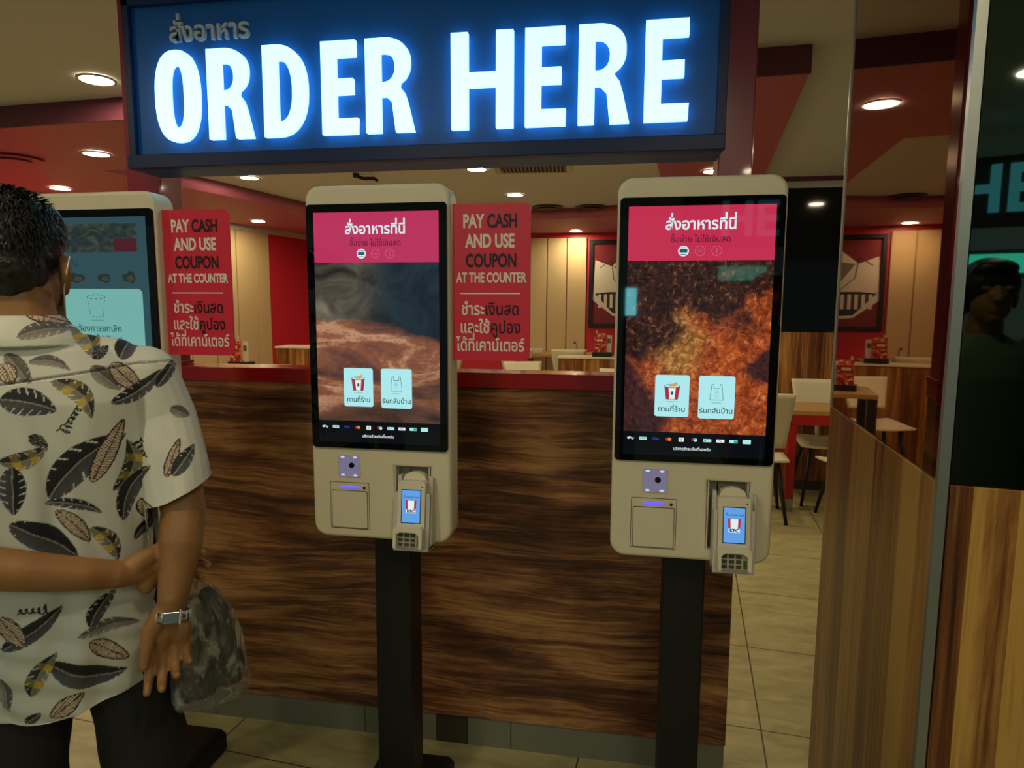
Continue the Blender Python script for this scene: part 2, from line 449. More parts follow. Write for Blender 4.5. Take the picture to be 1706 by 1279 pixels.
# beige cladding on the left wall, with plank joints, and pale cornice
b = MB()
ys = [5.2, 5.55, 5.9, 6.25, 6.6, 6.95, 7.3, 7.62, 7.86]
for a, c in zip(ys, ys[1:]):
    a2, c2 = a+.008, c-.008
    q = [(on_left(a2)+.03, a2), (on_left(c2)+.03, c2), (on_left(c2), c2), (on_left(a2), a2)]
    b.face([(q[0][0], q[0][1], 0), (q[1][0], q[1][1], 0), (q[1][0], q[1][1], 2.44), (q[0][0], q[0][1], 2.44)], M_BEIGE)
    b.face([(q[0][0], q[0][1], 0), (q[3][0], q[3][1], 0), (q[3][0], q[3][1], 2.44), (q[0][0], q[0][1], 2.44)], M_BEIGE)
    b.face([(q[1][0], q[1][1], 0), (q[2][0], q[2][1], 0), (q[2][0], q[2][1], 2.44), (q[1][0], q[1][1], 2.44)], M_BEIGE)
struct(b, 'trim_3')
b = MB(); 
b.face([(on_left(3.2)+.05, 3.2, 2.44), (on_left(8.8)+.05, 8.8, 2.44), (on_left(8.8)+.05, 8.8, 2.5), (on_left(3.2)+.05, 3.2, 2.5)], M_GREYWHITE)
b.face([(on_left(3.2), 3.2, 2.44), (on_left(8.8), 8.8, 2.44), (on_left(8.8)+.05, 8.8, 2.44), (on_left(3.2)+.05, 3.2, 2.44)], M_GREYWHITE)
struct(b, 'trim_4')
# beige cladding on the back wall
b = MB()
xs = [-1.30, -0.985, -0.71, -0.51]
xs = [-1.30, -1.03, -0.77, -0.51]
for a, c in zip(xs, xs[1:]): b.box(a+.006, c-.006, 8.76, 8.80, 0, 2.44, M_BEIGE, 0.004)
struct(b, 'trim_5')
# return wall on the right, facing the camera, clad in laminate below and black glass above
b = MB(); b.box(1.22, 4.2, 5.90, 8.9, 0, 2.612, M_RED_DEEP)
struct(b, 'wall_right')
b = MB(); b.box(0, 2.95, 0, 0.03, 0.08, 1.348, M_PLANK3); o = struct(b, 'trim_6'); o.location = (1.23, 5.87, 0)
b = MB(); b.box(1.23, 4.2, 5.874, 5.90, 0, 0.08, M_KICK2); struct(b, 'baseboard_right')
b = MB(); b.box(1.22, 4.2, 5.85, 5.90, 2.575, 2.612, M_RED_DEEP); struct(b, 'trim_7')  # dark strip stands for the shade in the gap below the ceiling
b = MB(); b.box(1.22, 4.2, 5.86, 5.90, 2.525, 2.575, M_CREAM_CEIL); struct(b, 'trim_8')
b = MB(); b.box(1.23, 2.05, 5.875, 5.90, 1.352, 2.52, M_BLACK_GLASS); b.box(2.06, 4.2, 5.875, 5.90, 1.352, 2.52, M_BLACK_GLASS)
struct(b, 'trim_13')

# ---- pillar on the right: laminate below, tinted mirror above, aluminium corner
PA = Vector((0.540, 1.215)); PHI = R(5.5)
LEFT_ANG = PI/2-PHI                                   # direction of the left face (runs away from the camera)
# left face: local x runs along the face, -y faces the aisle (towards -X)
dF = Vector((math.sin(PHI), math.cos(PHI))); DEPTH = 0.94
FR = R(-10.0); dR = Vector((math.cos(FR), math.sin(FR)))
b = MB()
nL = Vector((dF.y, -dF.x)); nF = Vector((-dR.y, dR.x))
pA = PA+nL*.022+nF*.022+dF*0.0
pB = PA+dF*DEPTH+nL*.022
pC = PA+dR*1.3+nF*.022
core = [pA, pB, pB+dR*1.25, pC]
for z in (0, 2.61): b.face([(p.x, p.y, z) for p in core], M_PLANK3)
for p, q in zip(core, core[1:]+core[:1]): b.face([(p.x, p.y, 0), (q.x, q.y, 0), (q.x, q.y, 2.61), (p.x, p.y, 2.61)], M_PLANK3)
struct(b, 'wall_pillar')
def face_obj(mb, name, origin, ang): 
    o = mb.build(name); o.location = (origin.x, origin.y, 0); o.rotation_euler = (0, 0, ang); return o
# left face local frame: x along -dF (so that -y faces the aisle)
angL = math.atan2(-dF.y, -dF.x)
oL = PA+dF*DEPTH
b = MB(); b.box(0, DEPTH-.013, 0, .02, 0, 1.25, M_PLANK, 0.001); o = face_obj(b, 'trim_9', oL, angL); tag(o, kind='structure')
b = MB(); b.box(-.004, DEPTH-.013, 0.004, .02, 1.252, 2.605, M_BROWN_MIRROR)
tag(face_obj(b, 'mirror_panel', oL, angL), 'brown tinted mirror on the pillar side facing the counter aisle', 'mirror')
b = MB(); b.box(-.010, -.004, 0.0, .024, 1.252, 2.605, M_GREYWHITE); tag(face_obj(b, 'trim_10', oL, angL), kind='structure')
angF = FR
b = MB(); b.box(.016, 1.3, 0, .02, 0, 1.25, M_PLANK2, 0.001); tag(face_obj(b, 'trim_11', PA, angF), kind='structure')
b = MB(); b.box(.016, 1.3, 0.004, .02, 1.252, 2.605, M_DARK_MIRROR)
tag(face_obj(b, 'mirror_panel', PA, angF), 'dark greenish mirror on the pillar front right of the metal corner strip', 'mirror')
# aluminium corner trim, an L profile
b = MB()
a0 = PA-nL*.004-nF*.004
cpts = [a0+dF*.014, a0, a0+dR*.016, PA+dR*.016+nF*.02, PA+nL*.02+nF*.02, PA+dF*.014+nL*.02]
for p, q in zip(cpts, cpts[1:]+cpts[:1]): b.face([(p.x, p.y, 0), (q.x, q.y, 0), (q.x, q.y, 2.608), (p.x, p.y, 2.608)], M_ALU)
struct(b, 'trim_12')

# ------------------------------------------------------------------ counter wall with sign portal
ct = empty('counter', (-0.70, 2.24, 0), label='wood-clad order counter wall with red cap behind the kiosks', cat='counter')
def at(o, x, y, z): return (x-o.location.x, y-o.location.y, z-o.location.z)
cx = -0.70
b = MB(); b.box(-1.72-cx, .362-cx, -.116, .002, .107, 1.282, M_COUNTER, 0.002); b.build('wood_panel', ct)
b = MB(); b.box(-1.73-cx, .366-cx, -.122, .008, 1.282, 1.332, M_RED_CAP, 0.003); b.build('cap_rail', ct)
b = MB()
xx = [-1.72, -1.50, -0.90, -0.63, -0.515, -0.36, 0.24, .36]
for k, (p, q) in enumerate(zip(xx, xx[1:])): b.box(p-cx+.001, q-cx-.001, -.110, -.004, 0.0, .106, M_KICK2 if k in (3,) else M_KICK, 0.001)
b.build('kick_tiles', ct)

def sign_letters():
    st = 0.046
    H = 0.270; z0 = 2.067
    out = []
    def L(x0, w, polys): out.append((x0, w, polys))
    def sup(cx, cz, a, c, n=2.5, k=40, t0=0, t1=2*PI):
        pts = []
        for i in range(k+1):
            t = t0+(t1-t0)*i/k
            ct_, st_ = math.cos(t), math.sin(t)
            pts.append((cx+a*math.copysign(abs(ct_)**(2/n), ct_), cz+c*math.copysign(abs(st_)**(2/n), st_)))
        return pts
    def O(w): 
        return [sup(w/2, H/2, w/2, H/2+.004)[:-1], sup(w/2, H/2, w/2-st*1.08, H/2-.040, 2.6)[:-1]]
    def D(w):
        o = [(0, 0)]+sup(w*.30, H/2, w*.70, H/2, 2.3, 24, -PI/2, PI/2)+[(0, H)]
        i = [(st, .044)]+sup(w*.36, H/2, w*.64-st*1.02, H/2-.044, 2.3, 24, -PI/2, PI/2)+[(st, H-.044)]
        return [o, i]
    def E(w):
        s2 = .045; m0 = .116; m1 = .161
        return [[(0, 0), (w*.985, 0), (w, .046), (st, .046), (st, m0), (w*.88, m0), (w*.88, m1), (st, m1), (st, H-.046), (w*.96, H-.046), (w*.96, H), (0, H)]]
    def Hh(w):
        s2 = .050
        return [[(0, 0), (s2, 0), (s2, .117), (w-s2, .117), (w-s2, 0), (w, 0), (w, H), (w-s2, H), (w-s2, .158), (s2, .158), (s2, H), (0, H)]]
    def Rr(w):
        bowl = sup(w*.36, H-.070, w*.56, .070, 2.3, 20, -PI*0.30, PI/2)
        o = [(0, 0), (st, 0), (st, .104), (w*.42, .104), (w*.55, .085), (w*.62, .0), (w, 0), (w*.86, .085), (w*.80, .112), (w*.70, .131)]+bowl+[(0, H)]
        i = [(st, .146)]+sup(w*.36, H-.084, w*.56-st, .042, 2.3, 14, -PI/2, PI/2)+[(st, H-.042)]
        return [o, i]
    L(-1.487, .151, O(.151)); L(-1.304, .148, Rr(.148)); L(-1.116, .143, D(.143)); L(-.925, .114, E(.114)); L(-.784, .150, Rr(.150))
    L(-.520, .184, Hh(.184)); L(-.301, .118, E(.118)); L(-.148, .145, Rr(.145)); L(.037, .122, E(.122))
    return out, z0

sg = empty('order_sign', (-0.66, 2.05, 1.985), label='wide navy lightbox sign with glowing ORDER HERE letters above the kiosks', cat='sign')
ox, oy, oz = sg.location
b = MB(); b.box(-1.598-ox, .258-ox, 1.99-oy, 2.12-oy, 1.985-oz, 2.505-oz, M_NAVY, 0.002); b.build('panel', sg)
b = MB(); b.box(-1.598-ox, .262-ox, 1.962-oy, 1.99-oy, 1.985-oz, 2.028-oz, M_NAVY2, 0.003)
b.box(-1.598-ox, -1.574-ox, 1.972-oy, 1.99-oy, 2.028-oz, 2.505-oz, M_NAVY2, 0.002); b.box(.236-ox, .262-ox, 1.972-oy, 1.99-oy, 2.028-oz, 2.505-oz, M_NAVY2, 0.002)
b.box(-1.598-ox, .262-ox, 1.972-oy, 1.99-oy, 2.485-oz, 2.508-oz, M_NAVY2, 0.002)
b.build('frame', sg)
letters, z0 = sign_letters()
for (x0, w, loops) in letters:
    pb = plate(loops, 0, .018)
    b = MB(); b.add(pb, M_SIGNLIT, Matrix.Translation((x0-ox, 1.963-oy, z0-oz))); b.build('letter', sg)
b = MB(); b.text('สั่งอาหาร', .078, -1.302-ox, 1.985-oy, 2.396-oz, M_GREYLETTER, bold=.02, xs=.99, extrude=.006); b.build('small_lettering', sg)

def post(x0, x1, y0, y1, z0, z1, label):
    r = empty('sign_post', ((x0+x1)/2, (y0+y1)/2, z0), label=label, cat='post')
    w, d, h = (x1-x0)/2, (y1-y0)/2, z1-z0
    b = MB(); b.box(-w, w, -d, d, 0, h, M_RED_POST, .004); b.build('shaft', r)
    b = MB(); b.box(-w-.008, w+.008, -d-.008, d+.008, 0, .012, M_RED_POST, .002); b.build('foot_plate', r)
post(-1.735, -1.605, 2.122, 2.238, 1.333, 2.61, 'red square post at the left end of the lit sign')
post(.262, .362, 2.115, 2.235, 1.333, 2.61, 'red square post at the right end of the lit sign')

# ------------------------------------------------------------------ self-order kiosks
E_TITLE = em('screen_pale_text', (214, 236, 240)); E_DARKTXT = em('screen_dark_text', (84, 24, 44))
E_CARD = em('screen_pale_card', (172, 232, 236)); E_BAR = em('screen_dark_bar', (10, 14, 18)); E_INK = em('screen_ink', (40, 56, 60))
E_RED = em('screen_red', (176, 44, 58)); E_GOLD = em('screen_gold', (210, 160, 84)); E_GREEN = em('screen_green', (40, 168, 130)); E_BLUE = em('screen_blue', (54, 56, 168))
E_ORANGE = em('screen_orange', (224, 130, 50)); E_TEALINK = em('screen_teal_ink', (28, 90, 108)); E_WHITE = em('screen_white', (226, 238, 238))
E_HEAD1 = em('screen_pink_header', (184, 50, 92)); E_HEAD2 = em('screen_crimson_header', (192, 46, 78)); E_LINE = em('screen_pink_line', (206, 112, 128))
E_TEAL_BG = em('screen_teal_page', (44, 74, 80)); E_TEAL_CARD = em('screen_mint_card', (112, 172, 164)); E_TEAL_INK = em('screen_mint_ink', (40, 72, 74))
E_TEAL_DIM = em('screen_teal_dim', (30, 56, 64)); E_TERM = em('terminal_blue', (96, 158, 226)); E_TERM_INK = em('terminal_ink', (24, 44, 92))
E_LED = em('led_violet', (108, 92, 255), 1.2); E_WHITELED = em('led_white', (196, 198, 244), 1.0); E_SCAN = em('scanner_glow', (128, 124, 152), 0.75, .3)
M_LENS = mat('scanner_lens', (14, 14, 18), .2); M_GROOVE = mat('panel_groove', (92, 84, 64), .6); M_RECESS = mat('recess_plastic', (190, 180, 152), .5)
M_KEY = mat('terminal_key', (70, 66, 54), .5); M_KEYGREEN = mat('terminal_enter_key', (34, 96, 40), .5); M_TERMBODY = mat('terminal_plastic', (226, 216, 188), .38)
SAND, CRUMB = screen_sand(), screen_crumb()
Y0 = -0.11     # front face of the kiosk slab (root at slab centre line, world Y 1.75)

def kiosk_screen(root, kind):
    yf = Y0-.0065
    x0, x1, zb, zt = -.1675, .1675, 1.188, 1.787
    if kind == 'menu':
        b = MB(); b.flat([(x0, zb), (x1, zb), (x1, zt), (x0, zt)], yf, E_TEAL_BG)
        t = NT('screen_dim_banner', .08); t.emit(t.ramp(t.noise(t.map(t.tc, (1, 1, 2)), 22, 5, .6, 1.0), [(.3, (18, 34, 42)), (.5, (40, 54, 48)), (.62, (70, 70, 54)), (.75, (54, 26, 36))]))
        b.flat([(-.142, 1.692), (.140, 1.692), (.140, 1.769), (-.142, 1.769)], yf-.0004, t.m)
        b.flat([(.068, 1.694), (.136, 1.694), (.136, 1.728), (.068, 1.728)], yf-.0006, em('screen_dim_red', (72, 24, 38)))
        b.text('โปรโมชั่น', .022, -.088, yf-.0006, 1.662, E_TEAL_DIM, .01)
        rnd = random.Random(4)
        for cx_ in (-.135, -.054, .031, .110):
            pts = [(cx_+.024*math.cos(a)*rnd.uniform(.7, 1.1), 1.622+.016*math.sin(a)*rnd.uniform(.6, 1.2)) for a in [2*PI*k/12 for k in range(12)]]
            b.flat(pts, yf-.0006, em('screen_dim_dish', (34, 44, 44)))
            b.flat([(p[0]*.55+cx_*.45+.003, p[1]*.55+1.622*.45-.002) for p in pts], yf-.0008, em('screen_dim_dish_top', (62, 60, 48)))
        scr = b.build('screen', root)
        b = MB(); b.flat(rrect(-.150, .147, 1.33, 1.592, .014), yf-.0010, E_TEAL_CARD)
        top = [(.0015+.028*math.cos(2*PI*k/22), 1.570+.006*math.sin(2*PI*k/22)) for k in range(23)]
        for k, q in enumerate(line_pts(top, .0016)):
            if k % 2 == 0: b.flat(q, yf-.0014, E_TEAL_INK)
        side = [(-.0265+.008*k/12, 1.570-.052*k/12) for k in range(13)]; side += [(-.0185+.040*k/8, 1.517-.003*math.sin(PI*k/8)) for k in range(9)]; side += [(.0215+.008*k/12, 1.517+.053*k/12) for k in range(13)]
        for k, q in enumerate(line_pts(side, .0016)):
            if k % 2 == 0: b.flat(q, yf-.0014, E_TEAL_INK)
        b.flat(circle(.003, 1.505, .022, 20, .002), yf-.0014, em('screen_mint_shadow', (92, 148, 142)))
        b.text('คุณต้องการยกเลิก', .024, -.012, yf-.0014, 1.482, E_TEAL_INK, .012)
        b.text('รายการนี้ ใช่ไหม?', .024, -.002, yf-.0014, 1.450, E_TEAL_INK, .012)
        b.build('popup_card', scr)
        return
    head = E_HEAD1 if kind == 'ridges' else E_HEAD2
    photo = SAND if kind == 'ridges' else CRUMB
    b = MB(); b.flat([(x0, 1.660), (x1, 1.660), (x1, zt), (x0, zt)], yf, head)
    b.flat([(x0, 1.246), (x1, 1.246), (x1, 1.660), (x0, 1.660)], yf, photo)
    b.flat([(x0, zb), (x1, zb), (x1, 1.246), (x0, 1.246)], yf, E_BAR)
    b.text('สั่งอาหารที่นี่', .036, 0, yf-.0006, 1.743, E_TITLE, .022, .95)
    b.text('ซื้อง่าย ไม่ใช้เงินสด', .0205, 0, yf-.0006, 1.7085, E_DARKTXT, .006, .92)
    b.flat(circle(-.038, 1.682, .0125), yf-.0006, E_WHITE)
    b.flat([(-.047, 1.6785), (-.029, 1.6785), (-.029, 1.6865), (-.047, 1.6865)], yf-.0010, E_TEALINK)
    for dz in (-.0075, .0075): b.flat([(-.0445, 1.682+dz-.0008), (-.0315, 1.682+dz-.0008), (-.0315, 1.682+dz+.0008), (-.0445, 1.682+dz+.0008)], yf-.0010, E_TEALINK)
    for cx_ in (0, .038):
        for q in line_pts(circle(cx_, 1.682, .0112)+[circle(cx_, 1.682, .0112)[0]], .0010): b.flat(q, yf-.0006, E_LINE)
    for q in line_pts([(-.006, 1.680), (-.002, 1.684), (.002, 1.680), (.007, 1.684)], .001): b.flat(q, yf-.0006, E_LINE)
    for q in line_pts([(.038, 1.675), (.038, 1.689)], .001): b.flat(q, yf-.0006, E_LINE)
    # payment marks along the bottom bar
    zz = 1.229; cols = [-.150+.0306*k for k in range(10)]
    def badge(k, w, h, m): b.flat(rrect(cols[k]-w/2, cols[k]+w/2, zz-h/2, zz+h/2, .0012, 2), yf-.0006, m)
    b.flat(circle(cols[0]-.005, zz, .0028, 14), yf-.0006, E_WHITE); b.text('Pay', .0085, cols[0]+.003, yf-.0006, zz, E_WHITE, .02)
    badge(1, .018, .007, E_CARD); b.text('PROMPT', .004, cols[1], yf-.0010, zz, E_INK, .02)
    b.text('VISA', .0085, cols[2], yf-.0006, zz, E_BLUE, .03)
    b.flat(circle(cols[3]-.0026, zz, .0042, 18), yf-.0006, E_RED); b.flat(circle(cols[3]+.0026, zz, .0042, 18), yf-.0008, E_ORANGE)
    badge(4, .0125, .0105, E_WHITE)
    for q in line_pts([(cols[4]-.005, zz), (cols[4]+.005, zz)], .0010)+line_pts([(cols[4], zz-.004), (cols[4], zz+.004)], .0010): b.flat(q, yf-.0010, E_INK)
    b.flat(circle(cols[5]-.003, zz+.001, .0034, 14), yf-.0006, E_RED); b.flat(circle(cols[5]+.003, zz, .0042, 14), yf-.0008, E_CARD); b.flat(circle(cols[5], zz+.003, .0022, 14), yf-.0010, E_GREEN)
    badge(6, .019, .0075, E_CARD); b.flat(circle(cols[6]-.005, zz, .0022, 12), yf-.0010, E_GREEN)
    badge(7, .019, .0075, E_WHITE); b.text('Pay', .005, cols[7], yf-.0010, zz, E_BLUE, .02)
    badge(8, .019, .0078, E_CARD); b.flat([(cols[8]+.001, zz-.0032), (cols[8]+.009, zz-.0032), (cols[8]+.009, zz+.0032), (cols[8]+.001, zz+.0032)], yf-.0010, E_GREEN)
    badge(9, .019, .0105, E_CARD)
    b.text('บริการชำระเงินที่รองรับ', .0098, -.002, yf-.0006, 1.206, E_WHITE, .015)
    scr = b.build('screen', root)
    # two large touch buttons
    for (xa, xb, za, zb2, which) in ((-.094, -.013, 1.285, 1.387, 'bucket'), (.009, .093, 1.283, 1.387, 'bag')):
        b = MB(); y = yf-.0010; yy = y-.0005
        b.flat(rrect(xa, xb, za, zb2, .006), y, E_CARD)
        c = (xa+xb)/2
        if which == 'bucket':
            zt_, zb_ = 1.360, 1.328; wt, wb = .018, .0135
            b.flat([(c-wb, zb_), (c+wb, zb_), (c+wt, zt_), (c-wt, zt_)], yy, E_WHITE)
            for s_ in (-1, 1):
                b.flat([(c+s_*wb*.45, zb_), (c+s_*wb, zb_), (c+s_*wt, zt_), (c+s_*wt*.5, zt_)][::s_], yy-.0003, E_RED)
            b.flat(circle(c, zt_, wt, 24, .0042), yy-.0005, E_CARD)
            for q in line_pts(circle(c, zt_, wt, 24, .0042)+[(c+wt, zt_)], .0011): b.flat(q, yy-.0008, E_INK)
            for q in line_pts([(c-wt, zt_), (c-wb, zb_), (c+wb, zb_), (c+wt, zt_)], .0010): b.flat(q, yy-.0008, E_INK)
            b.flat([(c-.008, 1.3595), (c+.007, 1.3595), (c+.013, 1.367), (c+.0105, 1.3705), (c+.004, 1.3668), (c-.003, 1.3655)], yy-.0009, E_GOLD)
            b.flat(circle(c, 1.343, .003, 14, .005), yy-.0006, E_TEALINK)
            b.flat(circle(c, 1.322, .014, 20, .0012), yy, em('screen_card_shadow', (136, 192, 196)))
            b.text('ทานที่ร้าน', .0175, c, yy, 1.303, E_INK, .010)
        else:
            o = [(c-.0155, 1.329), (c+.0155, 1.329), (c+.0125, 1.357), (c+.0115, 1.3665), (c+.0075, 1.3665), (c+.0070, 1.357), (c-.0070, 1.357), (c-.0075, 1.3665), (c-.0115, 1.3665), (c-.0125, 1.357), (c-.0155, 1.329)]
            for q in line_pts(o, .0010): b.flat(q, yy, E_INK)
            for k in range(5):
                for q in line_pts([(c-.005, 1.351-.0038*k), (c+.005, 1.351-.0038*k)], .0007): b.flat(q, yy, E_LINE if k > 2 else E_INK)
            b.flat(circle(c, 1.322, .014, 20, .0012), yy, em('screen_card_shadow', (136, 192, 196)))
            b.text('รับกลับบ้าน', .0175, c, yy, 1.302, E_INK, .010)
        b.build('touch_button', scr)

def make_kiosk(loc, kind, label):
    r = empty('order_kiosk', loc, 0, label=label, cat='kiosk', group='self-order kiosks in front of the counter')
    hole = [(.040, .955), (.137, .955), (.137, 1.126), (.040, 1.126)]
    b = MB(); b.add(plate([rrect(-.194, .194, .922, 1.856, .038, 8), hole], Y0, -.030, .010, 3), M_KIOSK)
    body = b.build('body', r)
    b = MB(); b.box(.040, .137, -.062, -.056, .955, 1.126, M_RECESS); b.box(.068, .071, -.063, -.058, 1.09, 1.112, M_BLACK)
    for xx_ in (.0405, .1335): b.box(xx_, xx_+.003, Y0-.001, -.058, .955, 1.126, M_GREYWHITE)
    b.build('terminal_recess', r)
    b = MB(); b.prism(rrect(-.188, .188, 1.172, 1.808, .010), Y0-.006, Y0+.004, M_BEZEL); b.build('bezel', r)
    kiosk_screen(r, kind)
    # barcode scanner window
    b = MB(); b.add(plate([rrect(-.119, -.056, 1.091, 1.152, .006), rrect(-.1165, -.0585, 1.0935, 1.1495, .005)], Y0-.0015, Y0+.004), M_GREYWHITE)
    b.prism(rrect(-.1165, -.0585, 1.0935, 1.1495, .005), Y0-.0008, Y0+.003, E_SCAN)
    sc = b.build('scanner_window', r)
    b = MB(); b.cyl((-.080, Y0-.0018, 1.124), .0075, .003, M_LENS, 'y', 24); b.build('lens', sc)
    for (lx, lz) in ((-.105, 1.146), (-.070, 1.146), (-.105, 1.097), (-.070, 1.097)):
        b = MB(); b.disc((lx, Y0-.0022, lz), .0028, E_WHITELED, rx=.006, seg=16); b.build('scanner_light', sc)
    # receipt door
    b = MB(); b.add(plate([rrect(-.144, -.032, .947, 1.077, .002, 2), rrect(-.1425, -.0335, .9485, 1.0755, .002, 2)], Y0-.0004, Y0+.004), M_GROOVE)
    b.add(plate([rrect(-.139, -.037, .950, 1.054, .004, 3), rrect(-.1378, -.0382, .9512, 1.0528, .004, 3)], Y0-.0016, Y0+.004), M_GROOVE)
    b.prism(rrect(-.1374, -.0386, .9516, 1.0524, .004, 3), Y0-.0025, Y0+.004, M_KIOSK)
    dr = b.build('receipt_door', r)
    b = MB(); b.prism(rrect(-.114, -.062, 1.0595, 1.0665, .0025, 3), Y0-.0012, Y0+.002, E_LED); b.build('status_light', dr)
    b = MB(); b.cyl((-.046, Y0-.001, 1.063), .0036, .003, M_LENS, 'y', 16); b.build('lock', dr)
    # payment terminal, tilted outwards in its cradle
    def tilt(mb, name, parent):
        bmesh.ops.transform(mb.bm, matrix=Matrix.Translation((0, Y0-.005, .925)) @ Matrix.Rotation(R(-7), 4, 'X') @ Matrix.Translation((0, -Y0+.005, -.925)), verts=mb.bm.verts)
        return mb.build(name, parent)
    yt = Y0-.058
    b = MB()
    b.prism(rrect(.062, .136, .926, 1.092, .006, 4), yt, Y0-.012, M_TERMBODY)
    b.prism([(.066, 1.088), (.132, 1.088), (.126, 1.106), (.112, 1.113), (.099, 1.115), (.086, 1.113), (.072, 1.106)], yt+.026, Y0-.006, M_TERMBODY)
    b.box(.070, .128, yt+.004, yt+.026, 1.090, 1.094, M_GREYWHITE, .001)
    tm = tilt(b, 'card_terminal', r)
    # cradle: two side arms, floor lip, rear strap
    b = MB()
    for (xa, xb) in ((.052, .061), (.137, .147)):
        b.prism([(xa, .915), (xb, .915), (xb, 1.062), (xa, 1.062)], yt+.006, Y0+.004, M_GREYWHITE)
        b.prism([(xa, 1.062), (xb, 1.062), (xb, 1.104), (xa, 1.104)], yt+.030, Y0+.004, M_GREYWHITE)
    b.box(.052, .147, yt+.004, Y0+.002, .911, .921, M_GREYWHITE, .001)
    b.box(.147, .151, Y0-.040, Y0+.002, .925, 1.10, M_GREYWHITE, .001)
    tilt(b, 'terminal_cradle', r)
    yy = yt-.0005
    b = MB(); b.flat([(.0725, .984), (.1255, .984), (.1255, 1.0715), (.0725, 1.0715)], yy, M_BEZEL)
    b.flat([(.0745, .986), (.1235, .986), (.1235, 1.0695), (.0745, 1.0695)], yy-.0004, E_TERM)
    b.text('Contactless Ready', .0058, .1005, yy-.0007, 1.0525, E_TERM_INK, .01)
    for q in line_pts(circle(.0815, 1.0555, .002, 10)+[circle(.0815, 1.0555, .002, 10)[0]], .0006): b.flat(q, yy-.0007, E_TERM_INK)
    b.flat([(.092, 1.011), (.106, 1.011), (.109, 1.043), (.089, 1.043)], yy-.0006, E_WHITE)
    for s_ in (-1, 1):
        b.flat([(.099+s_*.0085, 1.021), (.099+s_*.0138, 1.021), (.099+s_*.0148, 1.044), (.099+s_*.0090, 1.044)][::s_], yy-.0008, E_RED)
    b.flat([(.086, 1.0105), (.112, 1.0105), (.112, 1.0195), (.086, 1.0195)], yy-.0007, E_WHITE)
    b.text('KFC', .0105, .099, yy-.0011, 1.0152, E_TERM_INK, .045, 1.1)
    tilt(b, 'terminal_screen', tm)
    # keypad under its privacy hood
    b = MB()
    b.prism([(.060, .924), (.068, .924), (.068, .958), (.078, .965), (.118, .965), (.128, .958), (.128, .924), (.137, .924), (.137, .972), (.130, .979), (.068, .979), (.060, .972)], yt-.024, yt+.003, M_TERMBODY)
    tilt(b, 'keypad_hood', tm)
    b = MB(); b.box(.067, .129, yt-.010, yt+.002, .924, .966, M_RECESS)
    tilt(b, 'keypad', tm)
    for i_ in range(3):
        for j_ in range(3):
            b = MB(); b.box(.0705+.0165*i_, .0825+.0165*i_, yt-.013, yt-.009, .9275+.012*j_, .9355+.012*j_, M_KEY, .001)
            tilt(b, 'key', tm)
    b = MB(); b.box(.120, .128, yt-.013, yt-.009, .9275, .948, M_KEYGREEN, .001); tag(tilt(b, 'enter_key', tm), 'green enter key')
    b = MB(); b.cyl((.128, yt-.0005, 1.0795), .0017, .001, M_LENS, 'y', 12); tilt(b, 'terminal_camera', tm)
    # stand
    b = MB(); b.box(-.053, .053, -.030, .070, .085, 1.60, M_BLACK, .004); b.build('pole', r)
    b = MB()
    base = []
    for (bx, by) in ((-.135, -.24), (.118, -.24), (.118, .21), (-.135, .21)): base.append((bx, by))
    lo = [b.bm.verts.new((p[0], p[1], 0)) for p in base]; md = [b.bm.verts.new((p[0], p[1], .060)) for p in base]
    up = [b.bm.verts.new((p[0]*.90, p[1]*.93, .088)) for p in base]
    i_ = b.mi(M_BLACK)
    for A, B in ((lo, md), (md, up)):
        for k in range(4): b.bm.faces.new((A[k], A[(k+1) % 4], B[(k+1) % 4], B[k])).material_index = i_
    b.bm.faces.new(lo).material_index = i_; b.bm.faces.new(up).material_index = i_
    b.build('base_plate', r, bevel=.012)
    return r
make_kiosk((-1.455, 1.75, 0), 'menu', 'self-order kiosk with teal menu screen, in front of the man in the printed shirt')
make_kiosk((-.634, 1.75, 0), 'ridges', 'self-order kiosk with pink-headed screen over a sandy ridge photo, between the two red notices')
make_kiosk((.1700, 1.75, 0), 'crumb', 'self-order kiosk with pink-headed screen over an orange fried crumb photo, nearest the pillar')

M_NOTICE = mat('red_notice_board', (218, 44, 68), .35); M_NOTEWHITE = mat('notice_white_print', (236, 226, 214), .45); M_NOTEBLACK = mat('notice_black_print', (26, 14, 24), .45)
M_NOTICE_EDGE = mat('notice_edge', (220, 190, 170), .4)
def notice(cx_, label):
    r = empty('payment_notice', (cx_, 1.662, 1.41), label=label, cat='sign', group='red payment notices beside the kiosks')
    b = MB(); b.prism(rrect(-.101, .100, .001, .396, .018, 6, 'bc'), 0, .004, M_NOTICE); bd = b.build('board', r)
    b = MB(); y = -.0008; z = -1.41; N = [M_NOTEWHITE, M_NOTEBLACK]
    b.text('PAY CASH', .046, -.004, y, 1.761+z, N, .036, .66, colors=[0]*4+[1]*4)
    b.text('AND USE', .046, -.004, y, 1.712+z, N, .036, .66)
    b.text('COUPON', .046, -.001, y, 1.663+z, N, .036, .66, colors=[1]*6)
    b.text('AT THE COUNTER', .0335, -.001, y, 1.621+z, N, .034, .64)
    b.flat([(-.082, .1705), (.074, .1705), (.074, .1735), (-.082, .1735)], y, M_NOTEWHITE)
    t1 = 'ชำระเงินสด'; b.text(t1, .043, -.003, y, 1.541+z, N, .019, .80, colors=[0]*4+[1]*(len(t1)-4))
    t2 = 'และใช้คูปอง'; b.text(t2, .043, -.003, y, 1.495+z, N, .019, .80, colors=[0]*6+[1]*(len(t2)-6))
    t3 = 'ได้ที่เคาน์เตอร์'; b.text(t3, .043, -.003, y, 1.449+z, N, .019, .76)
    b.build('lettering', r)
notice(-1.158, 'red payment notice on the side of the kiosk with the teal menu screen')
